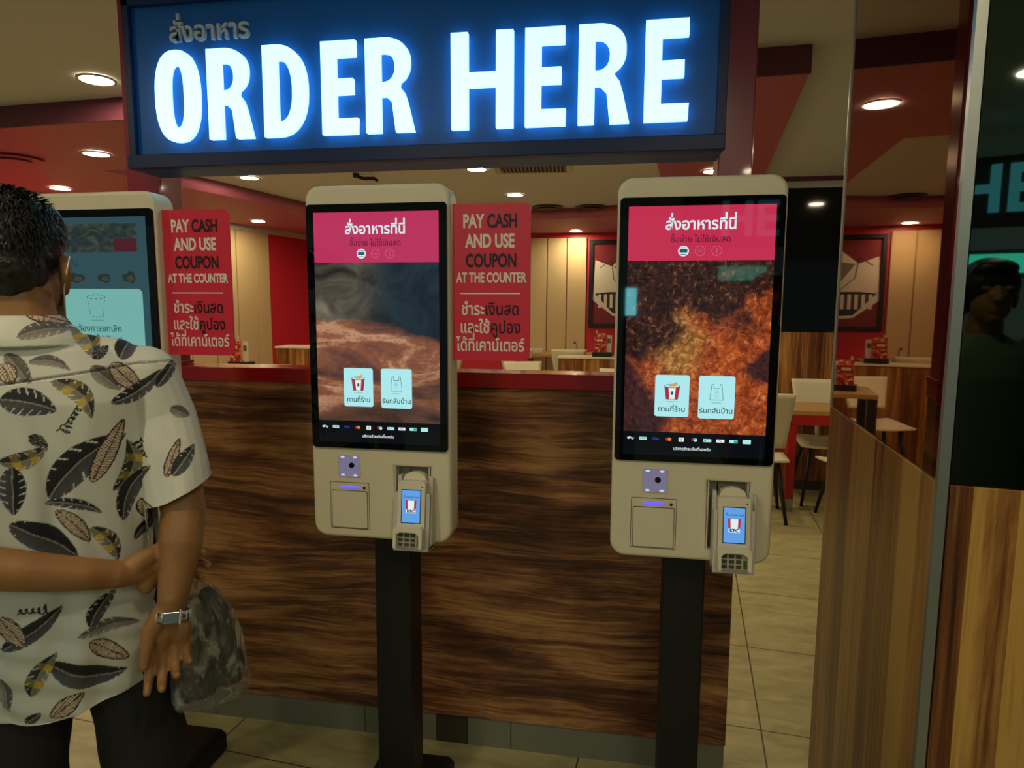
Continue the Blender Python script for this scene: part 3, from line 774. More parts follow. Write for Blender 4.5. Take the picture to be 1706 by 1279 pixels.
notice(-.337, 'red payment notice on the side of the kiosk with the sandy ridge screen')

# ------------------------------------------------------------------ ceiling fittings
def downlight(x, y, z, label, r=.072):
    o = empty('downlight', (x, y, z), label=label, cat='ceiling light', group='recessed ceiling downlights')
    b = MB(); b.cyl((0, 0, -.004), r, .004, M_LAMP, 'z', 32); b.build('diffuser', o)
    b = MB(); rr = circle(0, 0, r*1.18, 40)
    pb = plate([rr, circle(0, 0, r*1.0, 40)], -.004, .004)
    for v in pb.verts: v.co = Vector((v.co.x, v.co.z, v.co.y-.005))
    b.add(pb, M_LAMP_RIM); b.build('rim', o)
ZC, ZS = 2.611, 2.4995
for (x, y, z, l) in (
    (-3.13, 5.24, ZC, 'lit downlight in the cream recess, seen above the first red notice'),
    (-1.165, 5.17, ZC, 'lit downlight in the cream recess beside the slatted air vent'),
    (-1.065, 6.39, ZC, 'lit downlight in the cream recess just above the second red notice'),
    (-.81, 7.60, ZC, 'lit downlight in the cream recess beside a round air diffuser'),
    (.588, 4.93, ZS, 'lit downlight in the red soffit above the right kiosk'),
    (-.64, 8.50, ZS, 'lit downlight in the red soffit over the beige back wall panel'),
    (-4.15, 7.09, ZS, 'lit downlight in the red soffit along the left wall'),
    (-2.50, 2.90, ZC, 'lit downlight in the cream ceiling left of the red sign post'),
    (-3.33, 3.82, ZS, 'lit downlight in the red soffit left of the red sign post'),
    (-4.62, 4.89, ZS, 'lit downlight in the red soffit just above the left kiosk'),
    (.374, 3.53, ZS, 'large lit downlight mirrored in the brown mirror, under the red soffit'),
    (1.9, 4.4, ZC, 'lit downlight mirrored in the black glass of the far wall, over the passage'),
    (-1.0, 0.35, ZC, 'added unseen downlight over the queue in front of the middle kiosk'),  # this and the next two: unseen lamps added to light the kiosk fronts
    (.35, 0.1, ZC, 'added unseen downlight over the queue near the pillar'),
    (-2.4, 0.7, ZC, 'added unseen downlight over the man in the printed shirt'),
    (-1.25, 4.45, ZC, 'added unseen downlight in the cream recess, hidden above the sign'),  # this and the next two: hidden lamps added to raise the interior ambient
    (-2.75, 4.45, ZC, 'added unseen downlight in the cream recess behind the left letters of the sign'),
    (-2.2, 6.6, ZC, 'added unseen downlight in the cream recess behind the middle kiosk'),
    (.95, -1.3, ZC, 'lit downlight of the walkway, mirrored on the pillar front')):
    downlight(x, y, z, l)
# air vent with slats
M_SLAT = mat('vent_grey', (120, 118, 112), .5); M_VENTDARK = mat('vent_dark', (20, 20, 22), .7)
v_ = empty('ceiling_vent', (-.72, 5.10, ZC), R(5), label='square slatted air vent in the cream recess ceiling', cat='vent')
b = MB(); b.box(-.255, .255, -.235, .235, -.006, -.001, M_VENTDARK); b.build('backing', v_)
b = MB()
for (x0, x1, y0, y1) in ((-.30, -.255, -.28, .28), (.255, .30, -.28, .28), (-.255, .255, -.28, -.235), (-.255, .255, .235, .28)): b.box(x0, x1, y0, y1, -.012, -.001, M_LAMP_RIM, .002)
b.build('frame', v_)
for k in range(17):
    b = MB(); xk = -.242+.0302*k; b.box(xk-.006, xk+.006, -.235, .235, -.011, -.004, M_SLAT); b.build('slat', v_)
def diffuser(x, y, z, r, label, m):
    o = empty('air_diffuser', (x, y, z), label=label, cat='air diffuser')
    b = MB(); b.cyl((0, 0, -.008), r, .014, m, 'z', 40, r*.9); b.build('outer_ring', o)
    b = MB(); b.cyl((0, 0, -.022), r*.62, .014, m, 'z', 40, r*.5); b.build('inner_cone', o)
M_DIFF = mat('diffuser_dull_grey', (96, 84, 74), .6)  # one even dull grey for both recess diffusers
diffuser(-.39, 7.25, ZC, .17, 'round grey air diffuser in the recess right of the row of downlights', M_DIFF)
diffuser(-.85, 7.85-.65, ZC, .17, 'round grey air diffuser in the recess behind the lit downlight', M_DIFF)
diffuser(-3.98, 3.86, ZS, .17, 'round red air diffuser in the red soffit at the left edge', M_RED_CEIL)
c_ = empty('security_camera', (-2.13, 5.245, ZC), R(25), label='small dark ceiling camera bracket above the middle kiosk', cat='camera')
b = MB(); b.box(-.08, -.03, -.025, .025, -.03, 0, M_BLACK, .006); b.build('mount', c_)
b = MB(); b.tube([(-.05, 0, -.02), (0, 0, -.035), (.09, 0, -.03), (.12, 0, -.05)], .014, M_BLACK, 10); b.build('arm', c_)
s_ = empty('spotlight', (-.98, 7.6, ZC), label='small white ceiling spotlight near the back of the cream recess', cat='spotlight')
b = MB(); b.cyl((0, 0, -.015), .03, .03, M_GREYWHITE); b.build('mount', s_)
b = MB(); b.tube([(0, 0, -.03), (.02, -.02, -.09)], .028, M_GREYWHITE, 14); b.build('head', s_)

# ------------------------------------------------------------------ dining area behind the counter
M_ART_RED = mat('print_red', (120, 30, 36), .5); M_ART_WHITE = mat('print_offwhite', (214, 204, 184), .5); M_ART_GREY = mat('print_grey', (118, 108, 98), .5); M_ART_DARK = mat('print_dark', (46, 36, 34), .5)
def picture(x0, x1, label, mirror=False):
    z0, z1 = 1.28, 2.41; w = x1-x0
    r = empty('framed_picture', ((x0+x1)/2, 8.795, z0), label=label, cat='picture')
    h = z1-z0
    b = MB(); b.add(plate([[(-w/2, 0), (w/2, 0), (w/2, h), (-w/2, h)], [(-w/2+.05, .05), (w/2-.05, .05), (w/2-.05, h-.05), (-w/2+.05, h-.05)]], -.04, 0), M_BLACK); b.build('frame', r)
    b = MB(); s = -1 if mirror else 1
    def P(pts, m, k): b.flat([(s*(u-.5)*(w-.1), .05+v*(h-.1)) for u, v in pts], -.016-.0008*k, m)
    P([(0, 0), (1, 0), (1, 1), (0, 1)], M_ART_RED, 0)
    P([(.0, .30), (.18, .10), (.55, .06), (.80, .22), (.97, .45), (.92, .70), (.70, .92), (.38, .98), (.16, .72), (.02, .80)], M_ART_WHITE, 1)
    P([(.18, .72), (.30, .74), (.36, .40), (.26, .56)], M_ART_GREY, 2); P([(.50, .78), (.62, .80), (.56, .46)], M_ART_GREY, 2)
    P([(.02, .38), (.14, .40), (.30, .40), (.30, .12), (.18, .13)], M_ART_DARK, 2)
    for k in range(5): P([(.05+.05*k, .20+.0*k), (.075+.05*k, .20), (.075+.05*k, .37), (.05+.05*k, .37)], M_ART_WHITE, 3)
    P([(.38, .36), (.72, .36), (.80, .30), (.70, .16), (.42, .12)], M_ART_DARK, 2)
    for k in range(6): P([(.41+.052*k, .17), (.44+.052*k, .17), (.44+.052*k, .33), (.41+.052*k, .33)], M_ART_WHITE, 3)
    P([(.62, .58), (.78, .58), (.78, .66), (.62, .66)], M_ART_GREY, 3); P([(.60, .46), (.80, .46), (.80, .54), (.60, .54)], M_ART_DARK, 3)
    for q in line_pts([(.06, .70), (.16, .80), (.18, .56), (.30, .40), (.44, .42), (.56, .78), (.66, .52), (.9, .5)], .007): P(q, M_ART_DARK, 4)
    b.build('print', r)
picture(-.48, 1.12, 'framed black and white building print on red, right of the beige panel')
picture(-2.75, -1.31, 'framed building print left of the beige panel, mostly hidden by the red notice', True)

def partition(x0, x1, y, z, label, d=.12, lead=None):
    r = empty('booth_divider', ((x0+x1)/2, y, 0), label=label, cat='divider')
    w = (x1-x0)/2
    b = MB(); b.box(-w, w, 0, d, 0, z-.02, M_PLANK3, .002); b.build('panel', r)
    b = MB(); b.box(-w-.01, w+.01, -.01, d+.01, z-.02, z, M_WHITEWOOD, .003); b.build('top_rail', r)
partition(-.72, .25, 7.29, 1.0, 'wood booth divider with pale top right of the high white chairs', .30)
partition(-3.78, -3.05, 6.72, 1.1, 'wood booth divider with pale top left of the middle kiosk', .30)

M_PRINT = NT('menu_food_print', .35); M_PRINT.base(M_PRINT.ramp(M_PRINT.noise(M_PRINT.tc, 38, 5, .6, .8), [(.36, (92, 18, 20)), (.46, (182, 36, 36)), (.54, (206, 108, 56)), (.62, (232, 206, 170))])); M_PRINT = M_PRINT.m
M_PRINTRED = mat('menu_red_print', (176, 30, 32), .35); M_PRINTPALE = mat('menu_pale_print', (208, 196, 170), .4)
def holder(x, y, z, label, rz=0.0, s=1.0):
    r = empty('menu_holder', (x, y, z), rz, label=label, cat='menu holder', group='table menu holders')
    r.scale = (s, s, s)
    b = MB(); b.box(-.10, .12, -.06, .06, 0, .05, M_DARKLEG, .004); b.build('tray', r)
    b = MB(); b.prism([(-.085, .02), (.045, .02), (.045, .26), (-.075, .26)], -.045, -.035, M_PRINT)
    b.prism([(-.07, .15), (.03, .15), (.03, .215), (-.07, .215)], -.048, -.044, M_PRINTRED); b.prism([(-.055, .17), (.015, .17), (.015, .195), (-.055, .195)], -.051, -.047, M_PRINTPALE)
    b.build('food_card', r)
    b = MB(); b.prism([(.055, .02), (.11, .02), (.115, .235), (.06, .24)], -.02, -.012, M_PRINTPALE); b.prism([(.065, .15), (.1, .15), (.1, .2), (.065, .2)], -.023, -.019, M_GROOVE); b.build('price_card', r)
    b = MB(); b.cyl((-.05, .03, .14), .022, .22, M_PRINTRED); b.cyl((-.05, .03, .265), .009, .04, M_GREYWHITE); b.build('sauce_bottle', r)
holder(-.255, 7.42, 1.0, 'menu holder on the wood divider below the framed print', .1)
holder(-3.12, 6.86, 1.1, 'menu holder on the wood divider left of the middle kiosk', -.1, 1.05)

def table(name, x, y, w, d, z, label, mleg, rz=0.0, apron=None):
    r = empty(name, (x, y, 0), rz, label=label, cat='table')
    b = MB(); b.box(-w/2, w/2, -d/2, d/2, z-.035, z, M_TABLEWOOD, .004); b.build('table_top', r)
    if apron:
        b = MB()
        for (p, q, u, v) in ((-w/2, w/2, -d/2, -d/2+.03), (-w/2, w/2, d/2-.03, d/2), (-w/2, -w/2+.03, -d/2, d/2), (w/2-.03, w/2, -d/2, d/2)): b.box(p, q, u, v, z-.035-apron, z-.035, mleg, .002)
        b.build('apron', r)
    for sx in (-1, 1):
        for sy in (-1, 1):
            cx_, cy_ = sx*(w/2-.035), sy*(d/2-.035)
            b = MB(); b.box(cx_-.032, cx_+.032, cy_-.032, cy_+.032, .10 if apron else 0, z-.036, mleg, .003); lg = b.build('leg', r)
            if apron:
                b = MB(); b.box(cx_-.031, cx_+.031, cy_-.031, cy_+.031, 0, .10, M_ALU, .002); b.build('foot_cap', lg)
    return r
M_REDMETAL = mat('red_table_frame', (168, 22, 24), .35)
table('dining_table', 1.62, 5.43, .78, .48, .785, 'red-framed dining table with oak top beside the pillar', M_REDMETAL, 0, .075)
table('dining_table', -3.78, 6.12, .7, .55, .935, 'high oak table with a menu holder, seen over the counter left of the middle kiosk', M_DARKLEG)
table('dining_table', -.86, 8.46, 1.3, .5, .96, 'high oak table against the beige back wall panel', M_DARKLEG)
holder(-3.79, 6.05, .935, 'menu holder on the high oak table beside the left kiosk notice', -.25, 1.08)
holder(.22, 5.74, .90, 'menu holder on a dark-edged table, mirrored at the left edge of the brown mirror', .2, .95)
table('dining_table', .30, 5.80, .6, .6, .90, 'oak table behind the right kiosk, seen in the brown mirror', M_DARKLEG)

def make_chair(x, y, rz, label, sz=.45, bh=.36, group='white plywood chairs'):
    r = empty('dining_chair', (x, y, 0), rz, label=label, cat='chair', group=group)
    # faces local +y; shaped back panel behind at -y
    b = MB(); n = 10
    def sheet(fn, t, m):
        g0 = [[b.bm.verts.new(fn(i/n, j/n, 0)) for j in range(n+1)] for i in range(n+1)]
        g1 = [[b.bm.verts.new(fn(i/n, j/n, t)) for j in range(n+1)] for i in range(n+1)]
        k = b.mi(m)
        for i in range(n):
            for j in range(n):
                for g, rev in ((g0, 0), (g1, 1)):
                    q = (g[i][j], g[i+1][j], g[i+1][j+1], g[i][j+1]); f = b.bm.faces.new(q[::-1] if rev else q); f.material_index = k; f.smooth = True
        for i in range(n):
            for (a, c) in ((0, 0), (n, n)):
                b.bm.faces.new((g0[i][a], g0[i+1][a], g1[i+1][a], g1[i][a])).material_index = k
                b.bm.faces.new((g0[a][i], g0[a][i+1], g1[a][i+1], g1[a][i])).material_index = k
    def seat(u, v, t):
        w = .20+.02*v; return ((u*2-1)*w, -.20+.41*v, sz-.02*math.sin(PI*u)*.5+.012*math.cos(PI*v)-t)
    sheet(seat, .014, M_WHITEWOOD); b.build('seat', r)
    b = MB()
    def back(u, v, t):
        w = .165+.045*v; s = (u*2-1)
        return (s*w, -.205-.08*v+.016*s*s-t, sz+.10+bh*v)
    sheet(back, .014, M_WHITEWOOD); b.build('backrest', r)
    b = MB(); b.tube([(0, -.16, sz-.015), (0, -.20, sz+.02), (0, -.225, sz+.16)], .02, M_WHITEWOOD, 8); b.build('back_support', r)
    for sx in (-1, 1):
        for sy in (-1, 1):
            b = MB(); b.tube([(sx*.13, sy*.12, sz-.016), (sx*.20, sy*.20, 0)], [.018, .012], M_DARKLEG, 8); b.build('leg', r)
    return r
make_chair(1.60, 5.56, PI, 'white plywood chair behind the red-framed table, back to the wood wall', .50, .36)
make_chair(.99, 5.07, R(-4), 'white plywood chair at the left of the red-framed table, half behind the right kiosk', .46, .40)
make_chair(1.68, 5.03, R(4), 'white plywood chair nearest the pillar, in front of the red-framed table', .45, .25)
HG = 'high white chairs by the back wall'
make_chair(-1.22, 7.90, R(-8), 'high white chair by the back wall beside the red notice edge', .66, .30, HG)
make_chair(-.66, 7.90, R(6), 'high white chair by the back wall, in front of the wood divider', .66, .30, HG)
make_chair(-.98, 6.75, R(200), 'white chair turned sideways, its back just above the counter rail', .60, .26, HG)
make_chair(-3.17, 6.17, R(92), 'white chair beside the high oak table left of the middle kiosk', .62, .32, HG)
make_chair(-2.15, 7.55, R(30), 'high white chair seen under the second red notice', .62, .28, HG)
make_chair(-.14, 6.42, R(160), 'white chair seen only in the brown mirror, beside the oak table', .55, .28, HG)
st = empty('bar_stool', (-1.12, 7.34, 0), label='brown wooden bar stool just above the counter rail', cat='stool')
M_STOOL = mat('red_brown_wood', (120, 48, 30), .4)
b = MB(); b.cyl((0, 0, .96), .12, .035, M_STOOL, 'z', 28); b.build('seat', st)
for k in range(4):
    a = PI/4+k*PI/2; b = MB(); b.tube([(math.cos(a)*.09, math.sin(a)*.09, .95), (math.cos(a)*.2, math.sin(a)*.2, 0)], .017, M_STOOL, 8); b.build('leg', st)
b = MB(); b.box(-.10, .10, -.07, .07, 0, .055, M_PRINTPALE, .006); o = b.build('food_box'); o.location = (-1.12, 8.36, .961); tag(o, 'pale food box on the high back table', 'box')
c_ = empty('condiment_bottle', (-.62, 8.38, .961), label='white condiment bottle on the high back table', cat='bottle')
b = MB(); b.cyl((0, 0, .06), .03, .12, M_GREYWHITE); b.build('body', c_); b = MB(); b.cyl((0, 0, .135), .015, .03, M_PRINTRED); b.build('cap', c_)
# paper bag on the far left table
# ------------------------------------------------------------------ figures
def blob(name, shapes, voxel, m, parent, smooth=6, post=None, extra=None):
    """one continuous surface grown from tapered capsules and ellipsoids"""
    bm = bmesh.new()
    def sphere(c, rad, M=None):
        q = bmesh.new(); bmesh.ops.create_icosphere(q, subdivisions=3, radius=1.0)
        T = Matrix.Translation(c) @ (M or Matrix.Identity(4)) @ Matrix.Diagonal((rad[0], rad[1], rad[2], 1))
        bmesh.ops.transform(q, matrix=T, verts=q.verts)
        vm = {v: bm.verts.new(v.co) for v in q.verts}
        for f in q.faces: bm.faces.new([vm[v] for v in f.verts])
        q.free()
    def cone(a, b, ra, rb, flat=1.0, ax=None):
        a, b = Vector(a), Vector(b); d = b-a
        if d.length < 1e-5: return
        q = bmesh.new(); bmesh.ops.create_cone(q, cap_ends=True, segments=20, radius1=ra, radius2=rb, depth=d.length)
        T = Matrix.Translation((a+b)/2) @ Vector((0, 0, 1)).rotation_difference(d).to_matrix().to_4x4()
        bmesh.ops.transform(q, matrix=T, verts=q.verts)
        vm = {v: bm.verts.new(v.co) for v in q.verts}
        for f in q.faces: bm.faces.new([vm[v] for v in f.verts])
        q.free()
    for s in shapes:
        if s[0] == 'e': sphere(Vector(s[1]), s[2], s[3] if len(s) > 3 else None)
        elif s[0] == 'c':
            pts, rr = s[1], s[2]
            for k, p in enumerate(pts): sphere(Vector(p), (rr[k],)*3)
            for k in range(len(pts)-1): cone(pts[k], pts[k+1], rr[k], rr[k+1])
        elif s[0] == 'r':       # stacked elliptical rings (cx,cy,z,a,b)
            n = 40; rings = []
            for (cx_, cy_, z, a, bb) in s[1]:
                rings.append([bm.verts.new((cx_+a*math.copysign(abs(math.cos(t))**.85, math.cos(t)), cy_+bb*math.copysign(abs(math.sin(t))**.85, math.sin(t)), z)) for t in [2*PI*k/n for k in range(n)]])
            for A, B in zip(rings, rings[1:]):
                for k in range(n): bm.faces.new((A[k], A[(k+1) % n], B[(k+1) % n], B[k]))
            bm.faces.new(rings[0][::-1]); bm.faces.new(rings[-1])
    me = bpy.data.meshes.new(name); bm.to_mesh(me); bm.free()
    o = bpy.data.objects.new(name, me); COL.objects.link(o)
    md = o.modifiers.new('v', 'REMESH'); md.mode = 'VOXEL'; md.voxel_size = voxel; md.use_smooth_shade = True
    sm = o.modifiers.new('s', 'SMOOTH'); sm.iterations = smooth; sm.factor = .5
    dg = bpy.context.evaluated_depsgraph_get(); me2 = bpy.data.meshes.new_from_object(o.evaluated_get(dg))
    me2.name = name; o.modifiers.clear(); o.data = me2; bpy.data.meshes.remove(me)
    me2.materials.clear(); me2.materials.append(m)
    for p in me2.polygons: p.use_smooth = True
    if post: post(me2)
    if parent is not None: o.parent = parent
    return o
def coords(me):
    a = np.empty(len(me.vertices)*3, dtype=np.float32); me.vertices.foreach_get('co', a); return a.reshape(-1, 3)
def set_coords(me, a): me.vertices.foreach_set('co', a.astype(np.float32).ravel()); me.update()

def head_shapes(c, yaw, pitch=0.0):
    M = Matrix.Translation(c) @ Matrix.Rotation(-yaw, 4, 'Z') @ Matrix.Rotation(pitch, 4, 'X')
    def p(x, y, z): return tuple(M @ Vector((x, y, z)))
    Q = M.to_3x3().to_4x4()
    s = [('e', p(0, -.012, .025), (.075, .096, .092), Q), ('e', p(0, .022, -.035), (.062, .070, .080), Q),
         ('e', p(0, .060, -.085), (.030, .026, .022), Q), ('e', p(0, .088, -.008), (.034, .012, .018), Q),
         ('c', [p(0, .090, .018), p(0, .104, -.022)], [.008, .012]), ('e', p(.011, .096, -.026), (.008, .010, .007), Q), ('e', p(-.011, .096, -.026), (.008, .010, .007), Q),
         ('e', p(0, .084, -.052), (.024, .012, .006), Q), ('e', p(0, .082, -.062), (.020, .012, .007), Q),
         ('e', p(.034, .074, .018), (.022, .012, .007), Q), ('e', p(-.034, .074, .018), (.022, .012, .007), Q)]
    for sx in (-1, 1):       # ears with rim
        rim = [p(sx*(.081+.013*math.sin(PI*k/6)), -.004-.022*math.sin(PI*k/6), .014-.062*k/6) for k in range(7)]
        s.append(('c', rim, [.0075, .009, .0095, .009, .0085, .008, .008])); s.append(('e', p(sx*.083, -.008, -.016), (.008, .014, .024), Q))
    return s, p, Q

def hand_shapes(wrist, down, palm_n, side, curl, thumb, L=.095, spread=.0, fist=False):
    """wrist point, direction of the fingers, palm normal, direction towards the thumb side"""
    w = Vector(wrist); d = Vector(down).normalized(); n = Vector(palm_n).normalized(); t = Vector(side).normalized()
    n = (n-d*n.dot(d)).normalized(); t = (t-d*t.dot(d)-n*t.dot(n)).normalized()
    s = [('c', [tuple(w-d*.01), tuple(w+d*.028), tuple(w+d*.058+t*.012), tuple(w+d*.078+t*.014)], [.024, .023, .019, .014]),
         ('c', [tuple(w+d*.028), tuple(w+d*.058-t*.016), tuple(w+d*.076-t*.022)], [.022, .018, .013]),
         ('c', [tuple(w+d*.018+t*.014+n*.006), tuple(w+d*.044+t*.032+n*.010)], [.019, .016]),
         ('e', tuple(w+d*.045-t*.018+n*.006), (.016, .016, .024))]
    for k, (off, ln) in enumerate(((.026, 1.0), (.008, 1.08), (-.010, 1.0), (-.027, .80))):
        r0 = (.0092, .0095, .0090, .0078)[k]
        p = w+d*(.078-.004*abs(k-1))+t*off; ang = 0.0; pts = [p-d*.012]; rr = [r0*1.05]
        segs = [.040*ln, .025*ln, .021*ln]; c = curl[k]
        pts.append(p); rr.append(r0)
        for q, sg_ in enumerate(segs):
            ang += c[q]
            dirv = d*math.cos(ang)+n*math.sin(ang)+t*(.05*(1.5-k))
            p = p+dirv.normalized()*sg_; pts.append(p); rr.append(r0*(.96, .88, .74)[q])
        s.append(('c', [tuple(q) for q in pts], rr))
    b0 = w+d*.040+t*.034+n*.012
    pts = [w+d*.016+t*.016+n*.006, b0]; v = Vector(thumb)
    v = d*v.x+t*v.y+n*v.z; v.normalize()
    pts += [b0+v*.034, b0+(v+d*.12).normalized()*.062]
    s.append(('c', [tuple(q) for q in pts], [.017, .0135, .0112, .0088]))
    return s

# ---- the customer
PERSON = (-1.07, 1.0, 0); PRZ = R(38)
man = empty('person', PERSON, PRZ, label='man seen from behind in a leaf-print shirt, hands clasped behind his back', cat='person')
HC = Vector((.010, .035, 1.620)); HY = R(16)
hs, hp, hq = head_shapes(HC, HY, R(-4))
SH = (.215, -.005, 1.405); EL = (.258, -.085, 1.165); WR = (.229, -.150, 1.012)
LS = (-.165, -.005, 1.405); LE = (-.245, -.100, 1.165); LWR = (.152, -.134, 1.076)
body = list(hs)
body += [('c', [tuple(HC+Vector((0, -.030, -.045))), (.018, -.005, 1.535), (.022, -.012, 1.45)], [.056, .056, .066]),
         ('r', [(.058, 0, .90, .10, .07), (.055, 0, 1.0, .11, .08), (.045, 0, 1.2, .13, .08), (.03, -.01, 1.36, .15, .08), (.03, -.01, 1.44, .12, .06)]),
         ('c', [SH, (.242, -.035, 1.28), EL], [.050, .046, .039]),
         ('c', [EL, (.249, -.115, 1.11), (.238, -.137, 1.055), WR], [.039, .038, .030, .0245]),
         ('c', [LS, (-.205, -.05, 1.28), LE], [.050, .045, .038]),
         ('c', [LE, (-.10, -.152, 1.150), (.02, -.157, 1.115), (.10, -.149, 1.092), LWR], [.038, .038, .033, .028, .0235]),
         ('c', [(.155, -.01, .90), (.165, 0, .50), (.165, .0, .09)], [.070, .050, .036]), ('c', [(-.03, -.01, .90), (-.035, 0, .50), (-.045, .0, .09)], [.070, .050, .036])]
body += hand_shapes(WR, (-.10, .03, -1), (0, -1, -.05), (-1, -.15, 0),
                    [(.10, .45, .45), (.30, .80, .6), (.38, .95, .7), (.45, 1.05, .7)], (1.0, .10, .28))
body += hand_shapes(LWR, (.84, .50, -.20), (.4, -1, 0), (.1, 0, 1),
                    [(.15, .75, .8), (.15, .7, .8), (.15, .7, .8), (.15, .75, .8)], (1.0, .35, -.05))
def body_post(me):
    a = coords(me)
    set_coords(me, a)
bd = blob('body', body, .0032, M_SKIN, man, 3, body_post)

# hair: cap over the skull plus many short locks
hair_shapes = [('e', hp(0, -.020, .036), (.083, .100, .093), hq), ('e', hp(0, -.050, -.012), (.074, .066, .062), hq), ('e', hp(.0, .045, .085), (.062, .05, .040), hq)]
def hair_post(me):
    a = coords(me); Mi = (Matrix.Translation(HC) @ Matrix.Rotation(-HY, 4, 'Z')).inverted()
    out = a.copy()
    for i, p in enumerate(a):
        v = Vector(p); q = noise.noise(v*70)*.0035+noise.noise(v*28)*.005
        c = Vector(hp(0, -.015, .02)); out[i] = v+(v-c).normalized()*q
    set_coords(me, out)
hair = blob('hair', hair_shapes, .004, M_HAIR, man, 2, hair_post)
b = MB(); rnd = random.Random(7)
for k in range(3600):
    th = rnd.uniform(0, 2*PI); ph = math.acos(rnd.uniform(-.75, 1))
    x, y, z = math.sin(ph)*math.cos(th), math.sin(ph)*math.sin(th), math.cos(ph)
    if y > .35 and z < .40: continue
    if z < -.35 and y > -.25: continue
    if abs(x) > .72 and -.45 < z < .02 and y > -.35: continue
    p0 = Vector((x*.083, y*.100-.020, z*.093+.036)) if z > -.2 else Vector((x*.078, y*.085-.032, z*.085+.022))
    nrm = Vector((x, y, z)); down = Vector((rnd.uniform(-.5, .5), -.15+rnd.uniform(-.4, .4), -1)); tg = (down-nrm*down.dot(nrm))
    if z > .75: tg = Vector((x+rnd.uniform(-.6, .6), y+rnd.uniform(-.6, .6), -.1))
    tg.normalize(); ln = rnd.uniform(.012, .024)*(1 if z > -.3 else .6)
    sd = nrm.cross(tg).normalized()*.0016
    p1 = p0+tg*ln*.6+nrm*.007; p2 = p0+tg*ln+nrm*rnd.uniform(.001, .009)
    q = [Vector(hp(*v)) for v in (p0-sd, p0+sd, p1+sd*.8, p1-sd*.8, p2)]
    vs = [b.bm.verts.new(v) for v in q]; i_ = b.mi(M_HAIR)
    b.bm.faces.new(vs[:4]).material_index = i_; b.bm.faces.new((vs[3], vs[2], vs[4])).material_index = i_
b.build('hair_strands', hair, normals=False)

# printed shirt: torso rings, yoke, sleeves and collar in one cloth surface
TOR = [(.056, 0, .760, .142, .108), (.056, 0, .86, .146, .115), (.054, 0, .95, .148, .115), (.051, 0, 1.06, .155, .115), (.048, -.002, 1.18, .168, .116), (.036, -.006, 1.30, .186, .118), (.032, -.010, 1.38, .190, .112), (.030, -.010, 1.43, .175, .098), (.028, -.010, 1.468, .130, .082), (.024, -.008, 1.492, .080, .070), (.022, -.006, 1.500, .066, .066)]
shirt_shapes = [('r', TOR),
    ('c', [(.15, -.008, 1.425), (.205, -.006, 1.412), (.232, -.015, 1.33), (.250, -.055, 1.235), (.258, -.090, 1.135)], [.054, .060, .060, .059, .060]),
    ('c', [(-.09, -.008, 1.425), (-.155, -.006, 1.412), (-.190, -.03, 1.33), (-.222, -.068, 1.235), (-.244, -.100, 1.135)], [.054, .060, .060, .059, .060]),
    ('c', [(.075, -.008, 1.462), (.16, -.008, 1.445)], [.040, .042]), ('c', [(-.03, -.008, 1.462), (-.11, -.008, 1.445)], [.040, .042]),
    ('r', [(.022, -.010, 1.478, .098, .092), (.021, -.010, 1.492, .092, .088), (.020, -.009, 1.512, .076, .078), (.018, -.006, 1.530, .066, .068)])]
LEAVES=[('D',-0.001,1.395,0.075,1.372,0.0227,0.0045),('S',0.036,1.534,0.096,1.516,0.0102,0.0023),('G',0.026,1.495,0.1,1.506,0.0136,0.0068),('Y',0.1,1.511,0.131,1.455,0.0159,0.0068),('K',0.129,1.455,0.151,1.475,0.0091,0.0),('D',0.169,1.451,0.199,1.492,0.017,0.0057),('G',0.039,1.453,0.096,1.437,0.0091,0.0091),('G',0.008,1.468,0.041,1.418,0.0136,0.0),('S',0.003,1.452,0.017,1.419,0.0136,0.0),('Y',0.07,1.421,0.123,1.354,0.0159,0.0159),('G',0.126,1.442,0.168,1.399,0.0136,0.0),('S',0.155,1.445,0.201,1.391,0.0148,0.0),('D',0.153,1.377,0.234,1.43,0.0136,-0.0091),('D',0.055,1.222,0.173,1.32,0.0273,0.0159),('S',0.117,1.243,0.171,1.347,0.0148,0.0),('Y',0.149,1.22,0.174,1.31,0.017,-0.0205),('D',0.16,1.162,0.209,1.257,0.0159,0.0136),('S',0.187,1.195,0.211,1.145,0.0136,0.0),('Y',-0.008,1.291,0.06,1.313,0.0148,-0.0091),('K',0.035,1.333,0.059,1.313,0.0091,0.0),('D',0.008,1.282,0.004,1.2,0.0193,0.0),('D',-0.003,1.184,0.089,1.115,0.0227,0.0045),('S',0.064,1.2,0.108,1.137,0.0125,0.0034),('D',0.048,1.215,0.129,1.184,0.0091,0.0091),('Y',0.11,1.161,0.147,1.09,0.0136,0.0091),('S',0.23,1.238,0.257,1.302,0.0091,0.0),('D',0.242,1.239,0.282,1.288,0.0136,0.0),('G',0.245,1.358,0.277,1.339,0.0102,0.0),('D',0.225,1.398,0.264,1.45,0.0102,0.0),('D',0.176,1.119,0.219,1.157,0.0091,0.0045),('D',0.099,0.981,0.141,1.036,0.0148,0.0068),('D',-0.03,0.964,0.062,1.028,0.0159,-0.0045),('S',-0.03,1.022,0.003,0.966,0.0159,0.0),('G',0.08,0.967,0.174,0.96,0.0114,0.0114),('S',0.097,0.953,0.152,0.903,0.0136,0.0),('D',0.033,0.928,0.151,0.88,0.0205,-0.0136),('S',0.032,0.828,0.083,0.864,0.0136,0.0),('Y',0.005,0.873,0.049,0.946,0.0148,0.0068),('D',-0.006,0.824,0.019,0.843,0.0091,0.0),('G',-0.038,0.912,-0.028,0.85,0.0114,0.0),('D',0.185,1.024,0.222,1.086,0.0136,0.0)]
rl = random.Random(11)
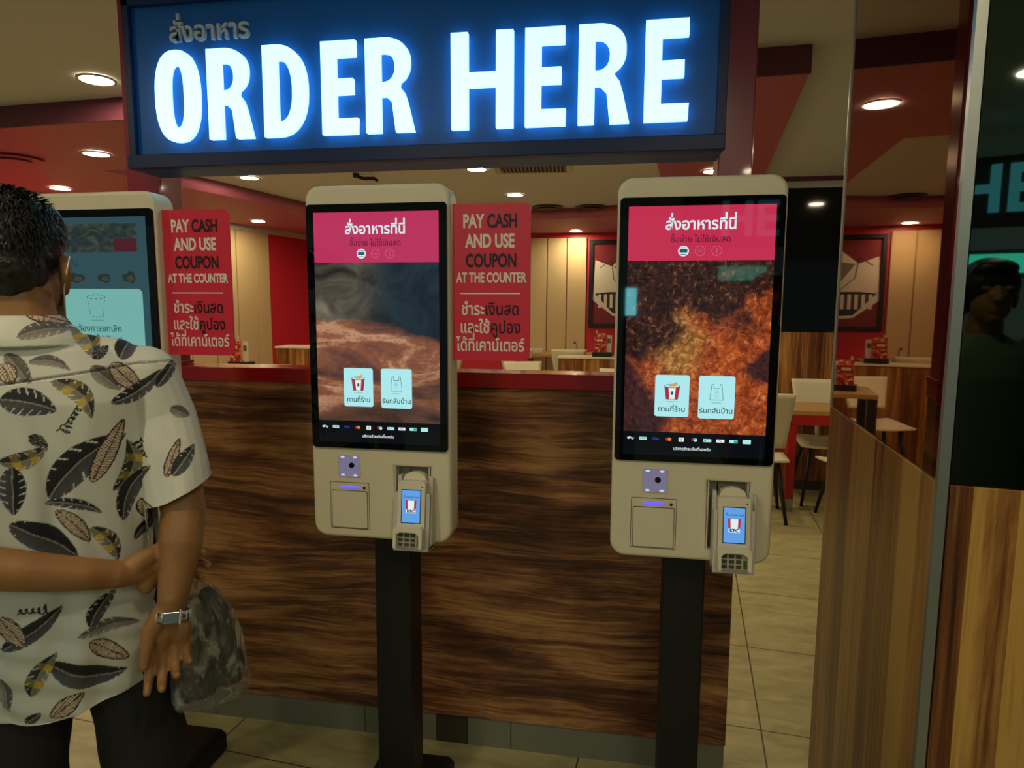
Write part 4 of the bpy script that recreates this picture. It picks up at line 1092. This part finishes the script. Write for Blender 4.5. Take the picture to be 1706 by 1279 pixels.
for k in range(26):
    x, z = rl.uniform(-.26, -.05), .82+.66*((k*.618) % 1); a = rl.uniform(0, 2*PI); l = rl.uniform(.06, .11)
    LEAVES.append((rl.choice('DDSGY'), x-l/2*math.cos(a), z-l/2*math.sin(a), x+l/2*math.cos(a), z+l/2*math.sin(a), rl.uniform(.011, .02), rl.uniform(-.01, .012)))
def hem(x): return .832-.012*np.cos((x-.03)*22)
def shirt_post(me):
    a = coords(me)
    nrm = np.empty(len(a)*3, dtype=np.float32); me.vertices.foreach_get('normal', nrm); nrm = nrm.reshape(-1, 3)
    x, y, z = a[:, 0], a[:, 1], a[:, 2]
    # loose folds hanging from the yoke, fading upward, and gathers near the armpits
    ph = x*95+np.sin(z*9+x*14)*1.6+np.sin(z*23)*.5
    amp = .0052*np.clip((1.44-z)/.25, 0, 1)*(.55+.45*np.sin(x*37+z*5))
    amp2 = .0030*np.clip((1.05-z)/.1, 0, 1)*np.sin(z*120+x*40)
    d = np.sin(ph)*amp+amp2
    box = np.exp(-((x-.115)/.018)**2)*.004*np.clip((1.41-z)/.05, 0, 1)*np.clip((z-1.15)/.2, 0, 1)
    yoke = np.where(np.abs(z-(1.418+.13*np.clip(x, 0, .2)))<.0022, -.0028, 0)*(y < .03)
    a2 = a+nrm*(d+box+yoke)[:, None]
    side = np.clip((np.abs(x-.03)-.10)/.06, 0, 1)
    hz = np.where(np.abs(x) < .3, hem(x), .83)
    cuffz = 1.188+(np.abs(x-.03)-.19)*.42
    slv = (((x-.256)**2+(y+.078)**2 < .080**2) | ((x+.236)**2+(y+.092)**2 < .080**2)) & (z < cuffz) & (z > 1.03) & (np.abs(x-.03) > .172)
    hh = (cuffz-z)[slv]*.98; rgt = x[slv] > 0
    a2[slv, 2] += hh; a2[slv, 1] += hh*.34; a2[slv, 0] += np.where(rgt, -.09*hh, .22*hh)
    low = z < hz
    a2[low, 2] = hz[low]+(z[low]-hz[low])*.03
    set_coords(me, a2)
    # print, laid out in shirt-back coordinates
    def L(c): return np.array(lin(c))
    N = len(a); col = np.tile(L((204, 204, 190)), (N, 1))
    n_ = np.array([noise.noise(Vector((p[0]*30, p[2]*30, 3.0))) for p in a])
    col *= (1+.04*n_)[:, None]
    def paint(mask, c): col[mask] = c
    for (kd, ax, az, bx, bz, w, bow) in LEAVES:
        dx, dz = bx-ax, bz-az; ln = math.hypot(dx, dz); ux, uz = dx/ln, dz/ln
        px, pz = x-ax, z-az
        s = (px*ux+pz*uz)/ln; t = px*-uz+pz*ux
        t = t-bow*4*s*(1-s)
        inb = (s > 0) & (s < 1) & (np.abs(t) < w*1.3)
        wid = w*np.sin(PI*np.clip(s, 0, 1)**.8)**.7
        fr = np.abs(((s*7+np.abs(t)/w*.9) % 1)-.5)*2
        h = np.sin(np.floor(s*7+np.abs(t)/w*.9)*12.9898+ln*78)*.5+.5
        if kd == 'S':
            ins = inb & (np.abs(t) < wid)
            st_ = ((s*13-np.abs(t)/w*.55) % 1)
            paint(ins, L((206, 192, 168)))
            paint(ins & (st_ < .20), L((70, 44, 34))); paint(ins & (st_ > .5) & (st_ < .74), L((142, 96, 74)))
            paint(ins & (np.abs(t) < .0009), L((72, 46, 36)))
            paint(inb & (np.abs(np.abs(t)-wid) < .0013), L((62, 42, 34)))
            continue
        notch = (fr < .02+.16*h) & (h > .35) & (np.abs(t) > wid*(1.02-.55*h)) & (kd != 'K')
        ins = inb & (np.abs(t) < wid) & ~notch
        up = t > 0
        if kd == 'K':
            spoke = np.abs((np.arctan2(t, (s-.5)*ln)*5/PI) % 1-.5) > .18
            paint(ins & spoke, L((24, 24, 22))); paint(ins & ~spoke, L((120, 116, 100))); continue
        tone = {'D': ((30, 30, 33), (74, 74, 78)), 'G': ((84, 80, 76), (136, 132, 120)), 'Y': ((44, 42, 40), (128, 122, 104))}[kd]
        g = np.clip(np.abs(t)/w, 0, 1)[:, None]
        c1 = L(tone[0])*(1+.5*g); c2 = L(tone[1])*(.75+.6*g)
        m1, m2 = ins & up, ins & ~up
        col[m1] = c1[m1]; col[m2] = c2[m2]
        vein = (fr > .93) & ins; col[vein] *= .65
        if kd == 'Y':
            yb = ins & (((s > .22) & (s < .38)) | ((s > .58) & (s < .72))); col[yb & ~up] = L((188, 160, 56)); col[yb & up] = L((120, 104, 50))
        paint(ins & (np.abs(t) < .0011), L((138, 134, 124)))
        rim = inb & (np.abs(np.abs(t)-wid) < .0009) & up; col[rim] *= .5
    # brush-script words of the print
    def script(x0, z0, x1, z1, h, words=5):
        dx, dz = x1-x0, z1-z0; ln = math.hypot(dx, dz); ux, uz = dx/ln, dz/ln
        P = []
        for k in range(180):
            u = k/179; P.append((u*ln+math.sin(u*words*2*PI)*.0035, math.cos(u*words*2*PI)*h*(.55 if u > .25 else 1.2)))
        P = np.array(P); W_ = np.stack([x0+P[:, 0]*ux-P[:, 1]*uz, z0+P[:, 0]*uz+P[:, 1]*ux], 1)
        box_ = (x > min(x0, x1)-.03) & (x < max(x0, x1)+.03) & (z > min(z0, z1)-.03) & (z < max(z0, z1)+.03)
        idx = np.nonzero(box_)[0]
        if len(idx) == 0: return
        dd = np.min((x[idx, None]-W_[None, :, 0])**2+(z[idx, None]-W_[None, :, 1])**2, 1)
        col[idx[dd < .0013**2]] = L((34, 32, 30))
    script(.081, 1.334, .107, 1.375, .007, 6); script(.187, 1.305, .201, 1.271, .006, 4); script(.042, 1.029, -.003, 1.030, .007, 5)
    seam = (np.abs(z-(1.418+.13*np.clip(x, 0, .2))) < .0016) & (y < .03) & (np.abs(x-.03) < .2); col[seam] *= .45
    cuff = (np.abs(x-.03) > .16) & (z < 1.205) & (z > 1.09) & (y > -.12); 
    ca = me.color_attributes.new('print', 'FLOAT_COLOR', 'POINT')
    buf = np.ones((N, 4), dtype=np.float32); buf[:, :3] = np.clip(col, 0, 1); ca.data.foreach_set('color', buf.ravel())
t = NT('printed_rayon_shirt', .55, .3)
at_ = t.n('Attribute'); at_.attribute_name = 'print'; t.base(at_.outputs['Color']); wv = t.noise(t.tc, 240, 4, .6); t.bump(wv, .10, .003)
shirt = blob('shirt', shirt_shapes, .0018, t.m, man, 9, shirt_post)
trs = [('r', [(.065, .0, .70, .150, .088), (.065, 0, .78, .160, .100), (.065, 0, .87, .150, .096), (.062, 0, .93, .140, .092)]),
       ('c', [(.150, -.008, .84), (.168, -.008, .66), (.170, .0, .45), (.170, .0, .08)], [.078, .078, .064, .056]),
       ('c', [(-.022, -.008, .84), (-.038, -.008, .66), (-.045, .0, .45), (-.050, .0, .08)], [.078, .078, .064, .056])]
def tr_post(me):
    a = coords(me); set_coords(me, a+np.stack([np.sin(a[:, 2]*42+a[:, 0]*20)*.0022, np.sin(a[:, 2]*31)*.002, 0*a[:, 0]], 1))
# legs part just below the shirt tail, so the yoke of the trousers ends above it
trs[0] = ('r', [(.060, .0, .82, .132, .090), (.058, 0, .85, .132, .092), (.056, 0, .90, .128, .090), (.055, 0, .95, .122, .086)])
blob('trousers', trs, .006, M_TROUSER, man, 4, tr_post)
M_SHOE = mat('black_shoe', (20, 18, 16), .4)
for sx in (.170, -.050):
    blob('shoe', [('e', (sx, .06, .035), (.048, .13, .036)), ('e', (sx, -.02, .055), (.044, .06, .05))], .006, M_SHOE, man, 3)
# face mask with ear loops
M_MASK = mat('white_mask', (216, 214, 202), .7)
b = MB(); n = 12
g = [[b.bm.verts.new(hp(math.sin(u)*.067, .012+math.cos(u)*.090, z)) for u in [R(-72+144*i/n) for i in range(n+1)]] for z in (-.010, -.035, -.065, -.095)]
for A, B in zip(g, g[1:]):
    for i in range(n): f = b.bm.faces.new((A[i], A[i+1], B[i+1], B[i])); f.material_index = b.mi(M_MASK); f.smooth = True
mk = b.build('face_mask', man); so = mk.modifiers.new('t', 'SOLIDIFY'); so.thickness = .002
for sx in (1, -1):
    b = MB(); b.tube([hp(sx*.072, .024, -.014), hp(sx*.086, .004, .016), hp(sx*.100, -.026, .012), hp(sx*.098, -.034, -.016), hp(sx*.088, -.022, -.045), hp(sx*.074, .012, -.075), hp(sx*.066, .034, -.095)], .0013, M_MASK, 6); b.build('ear_loop', mk)
# steel wristwatch with clasp
wt = MB(); wc = Vector((.2275, -.1535, .992)); 
Mw = Matrix.Translation(wc) @ Matrix.Rotation(R(-14), 4, 'X') @ Matrix.Rotation(R(6), 4, 'Y')
ring_o = [(.0315*math.cos(2*PI*k/36), .0285*math.sin(2*PI*k/36)) for k in range(36)]; ring_i = [(p[0]*.90, p[1]*.90) for p in ring_o]
q = plate([ring_o, ring_i], -.0085, .0085)
for v in q.verts: v.co = Mw @ Vector((v.co.x, v.co.z, v.co.y))
wt.add(q, M_CHROME); wo = wt.build('wristwatch', man)
b = MB(); b.box(-.014, .012, -.0315, -.0275, -.0095, .0095, M_CHROME, .001); b.box(.012, .0145, -.033, -.027, -.013, .013, M_GREYWHITE, .001); bmesh.ops.transform(b.bm, matrix=Mw, verts=b.bm.verts); b.build('clasp', wo)
b = MB()
for k in range(36):
    a = 2*PI*k/36
    if k % 2: continue
    p = Vector((.0318*math.cos(a), .0288*math.sin(a), 0)); b.tube([Mw @ (p+Vector((0, 0, -.0082))), Mw @ (p+Vector((0, 0, .0082)))], .0008, M_GREYWHITE, 5)
b.build('bracelet_links', wo)

# ---- clear plastic carrier bag with dark parcels inside, hanging from his left hand
bag = empty('plastic_bag', PERSON, PRZ, label="clear crinkled plastic bag hanging from the man's hand, dark parcel inside", cat='bag')
fm = NT('clear_plastic_film', .12, .5)
tr = fm.n('BsdfTransparent'); tr.inputs[0].default_value = (.93, .93, .90, 1); mx = fm.n('MixShader')
nz = fm.noise(fm.map(fm.tc, (1, 1, .5)), 26, 5, .6, 1.2)
fm.b.inputs['Base Color'].default_value = rgba((196, 190, 172)); fm.bump(nz, 1.0, .03)
fm.l(fm.math('ADD', fm.math('MULTIPLY', fm.math('MAXIMUM', fm.math('SUBTRACT', nz, .48), 0.0), 3.6), .13), mx.inputs[0]); fm.l(tr.outputs[0], mx.inputs[1]); fm.l(fm.b.outputs[0], mx.inputs[2])
fm.l(mx.outputs[0], fm.nt.nodes['Material Output'].inputs['Surface'])
def bag_mesh(rings, n, seed, wr, m, name, parent):
    b = MB(); G = []
    for k, (cx_, cy_, z, a, bb) in enumerate(rings):
        G.append([])
        for i in range(n):
            t_ = 2*PI*i/n; q = Vector((cx_+a*math.cos(t_), cy_+bb*math.sin(t_), z))
            d = noise.noise(Vector((math.cos(t_)*3+seed, math.sin(t_)*3, z*6)))*wr+noise.noise(Vector((math.cos(t_)*9+seed, math.sin(t_)*9, z*14)))*wr*.6
            G[-1].append(b.bm.verts.new(q+Vector((math.cos(t_)*d, math.sin(t_)*d, noise.noise(Vector((t_*2, z*10, seed)))*wr*.5))))
    i_ = b.mi(m)
    for A, B in zip(G, G[1:]):
        for i in range(n): f = b.bm.faces.new((A[i], A[(i+1) % n], B[(i+1) % n], B[i])); f.material_index = i_; f.smooth = True
    b.bm.faces.new(G[-1]).material_index = i_
    return b.build(name, parent)
def lerp_rings(keys, n):
    out = []
    for k in range(n):
        u = k/(n-1)*(len(keys)-1); i = min(int(u), len(keys)-2); f = u-i; f = f*f*(3-2*f)*.5+f*.5
        out.append(tuple(keys[i][c]*(1-f)+keys[i+1][c]*f for c in range(5)))
    return out
fk = [(.266, -.075, 1.030, .006, .006), (.276, -.068, 1.000, .028, .022), (.286, -.058, .955, .047, .038), (.290, -.050, .88, .062, .046), (.291, -.046, .80, .074, .048), (.290, -.044, .765, .078, .042), (.290, -.044, .748, .068, .026)]
bag_mesh(lerp_rings(fk, 34), 56, 1.0, .009, fm.m, 'film', bag)
b = MB(); b.tube([(.240, -.075, 1.02), (.262, -.070, 1.055), (.280, -.072, 1.035), (.270, -.072, 1.000)], [.004, .0055, .0055, .004], fm.m, 8); b.build('handle_loop', bag)
par = empty('parcel', PERSON, PRZ, label='dark wrapped parcels inside the clear plastic bag', cat='parcel')
M_PARCEL = mat('dark_parcel', (38, 36, 30), .5, bump=.3, bscale=18); M_PARCEL2 = mat('dark_blue_parcel', (24, 44, 54), .4)
bag_mesh(lerp_rings([(.270, -.052, .975, .010, .012), (.264, -.052, .94, .026, .024), (.262, -.050, .85, .036, .030), (.258, -.05, .775, .036, .026), (.258, -.05, .768, .028, .018)], 22), 40, 5.0, .009, M_PARCEL, 'dark_bundle', par)
bag_mesh(lerp_rings([(.292, -.046, .985, .010, .012), (.302, -.046, .94, .026, .024), (.312, -.044, .85, .034, .030), (.318, -.042, .785, .034, .026), (.318, -.042, .778, .026, .018)], 22), 40, 8.0, .009, M_PARCEL, 'grey_bundle', par)
b = MB(); b.box(.218, .236, -.065, -.03, .772, .86, M_PARCEL2, .004); b.build('blue_packet', par)

# ---- bystander to the right of the camera, seen only in the pillar mirror
by = empty('person', (.765, -.55, 0), R(-12), label='bystander in a dull green shirt, seen only as a reflection in the pillar front', cat='person')
by.scale = (1.04, 1.04, 1.04)
BC = Vector((0, .02, 1.545))
h2, p2, q2 = head_shapes(BC, 0.0)
bs = list(h2)+[('c', [(0, .0, 1.50), (0, -.01, 1.37)], [.054, .064]), ('r', [(0, 0, .84, .13, .09), (0, 0, 1.1, .14, .09), (0, 0, 1.33, .12, .07)]),
     ('c', [(.19, 0, 1.31), (.225, -.02, 1.06), (.225, .02, .82)], [.045, .038, .024]), ('c', [(-.19, 0, 1.31), (-.225, -.02, 1.06), (-.225, .02, .82)], [.045, .038, .024]),
     ('c', [(.09, 0, .86), (.095, .01, .46), (.095, 0, .08)], [.07, .05, .036]), ('c', [(-.09, 0, .86), (-.095, .01, .46), (-.095, 0, .08)], [.07, .05, .036])]
for sx in (1, -1):
    bs += hand_shapes((sx*.225, .02, .82), (0, .05, -1), (-sx, 0, 0), (0, 1, 0), [(.15, .3, .3)]*4, (1, .4, .2))
blob('body', bs, .006, M_SKIN, by, 3)
M_GREENCLOTH = mat('dull_green_cloth', (96, 112, 84), .8, bump=.2, bscale=25)
blob('shirt', [('r', [(0, 0, .80, .165, .115), (0, 0, 1.05, .165, .11), (0, 0, 1.25, .18, .11), (0, -.005, 1.33, .165, .095), (0, -.005, 1.375, .10, .075), (0, 0, 1.40, .062, .062)]),
     ('c', [(.13, 0, 1.335), (.19, 0, 1.31), (.213, -.012, 1.14)], [.055, .06, .055]), ('c', [(-.13, 0, 1.335), (-.19, 0, 1.31), (-.213, -.012, 1.14)], [.055, .06, .055])], .008, M_GREENCLOTH, by, 4)
blob('hair', [('e', p2(0, -.022, .034), (.098, .108, .098), q2), ('e', p2(0, -.05, -.02), (.090, .07, .07), q2), ('e', p2(0, .042, .088), (.072, .05, .034), q2)], .007, M_HAIR, by, 2)
blob('trousers', [('c', [(.09, 0, .84), (.097, .01, .46), (.097, 0, .07)], [.085, .066, .058]), ('c', [(-.09, 0, .84), (-.097, .01, .46), (-.097, 0, .07)], [.085, .066, .058])], .008, M_TROUSER, by, 3)
for sx in (.097, -.097): blob('shoe', [('e', (sx, .06, .035), (.046, .13, .036)), ('e', (sx, -.02, .055), (.042, .06, .05))], .008, M_SHOE, by, 3)

# ---- walkway: mirrored turquoise sign, plus added fill panels and invented reflected pieces
E_TEALSIGN = em('teal_lit_letters', (70, 150, 164), 1.8); E_TEALBRIGHT = em('bright_teal_sign', (70, 235, 200), 2.4)
for px_, lab in ((-1.9, 'added cool white fill panel behind the camera, on the left'), (-.45, 'added cool white fill panel behind the camera, on the right')):
    pl = empty('fill_panel', (px_, -2.3, 2.612), label=lab, cat='ceiling light', group='added fill panels behind the camera')  # unseen panels added as cool fill on kiosks, counter and pillar
    b = MB(); b.box(-.6, .6, -.15, .15, -.012, -.004, mat('cool_fill_emitter', (240, 250, 248), .5, emit=(0.86, 1.0, 0.92), strength=11.0)); b.build('diffuser', pl)
    b = MB(); b.box(-.63, .63, -.18, .18, -.004, 0, M_LAMP_RIM); b.build('frame', pl)
ss = empty('standin_letters', (.93, -2.2, 2.06), label='added teal lit letters imitating a reflection of the order sign in the pillar front', cat='sign')  # invented letters, in place of the order sign reflected twice
b = MB(); b.text('HE', .37, 0, 0, .16, E_TEALSIGN, .02, .98, extrude=.015)
b.build('lettering', ss)
b = MB(); b.box(-.5, .5, -.06, -.03, -.04, .36, M_VENTDARK); b.build('backing_panel', ss)
lb = empty('lightbox_sign', (1.06, -3.2, 1.80), label='bright turquoise lit shop sign across the walkway, mirrored behind the bystander', cat='sign')
b = MB(); b.box(-.21, .21, -.03, .03, 0, .13, E_TEALBRIGHT); b.build('lit_face', lb)
b = MB(); b.box(-.24, .24, -.06, -.03, -.03, .16, M_VENTDARK); b.build('housing', lb)
pl_ = empty('reflection_panel', (.05, -3.2, 1.47), label='added narrow cyan lit panel behind the camera, placed to reflect in the right kiosk screen', cat='sign')  # glowing strip added to make the cyan patch on the right kiosk screen
b = MB(); b.box(-.052, .052, 0, .02, 0, .26, em('cyan_panel_light', (110, 220, 232), 12.0)); b.build('lit_face', pl_)
b = MB(); b.box(-.07, .07, -.03, 0, -1.47, .29, M_VENTDARK); b.build('housing', pl_)
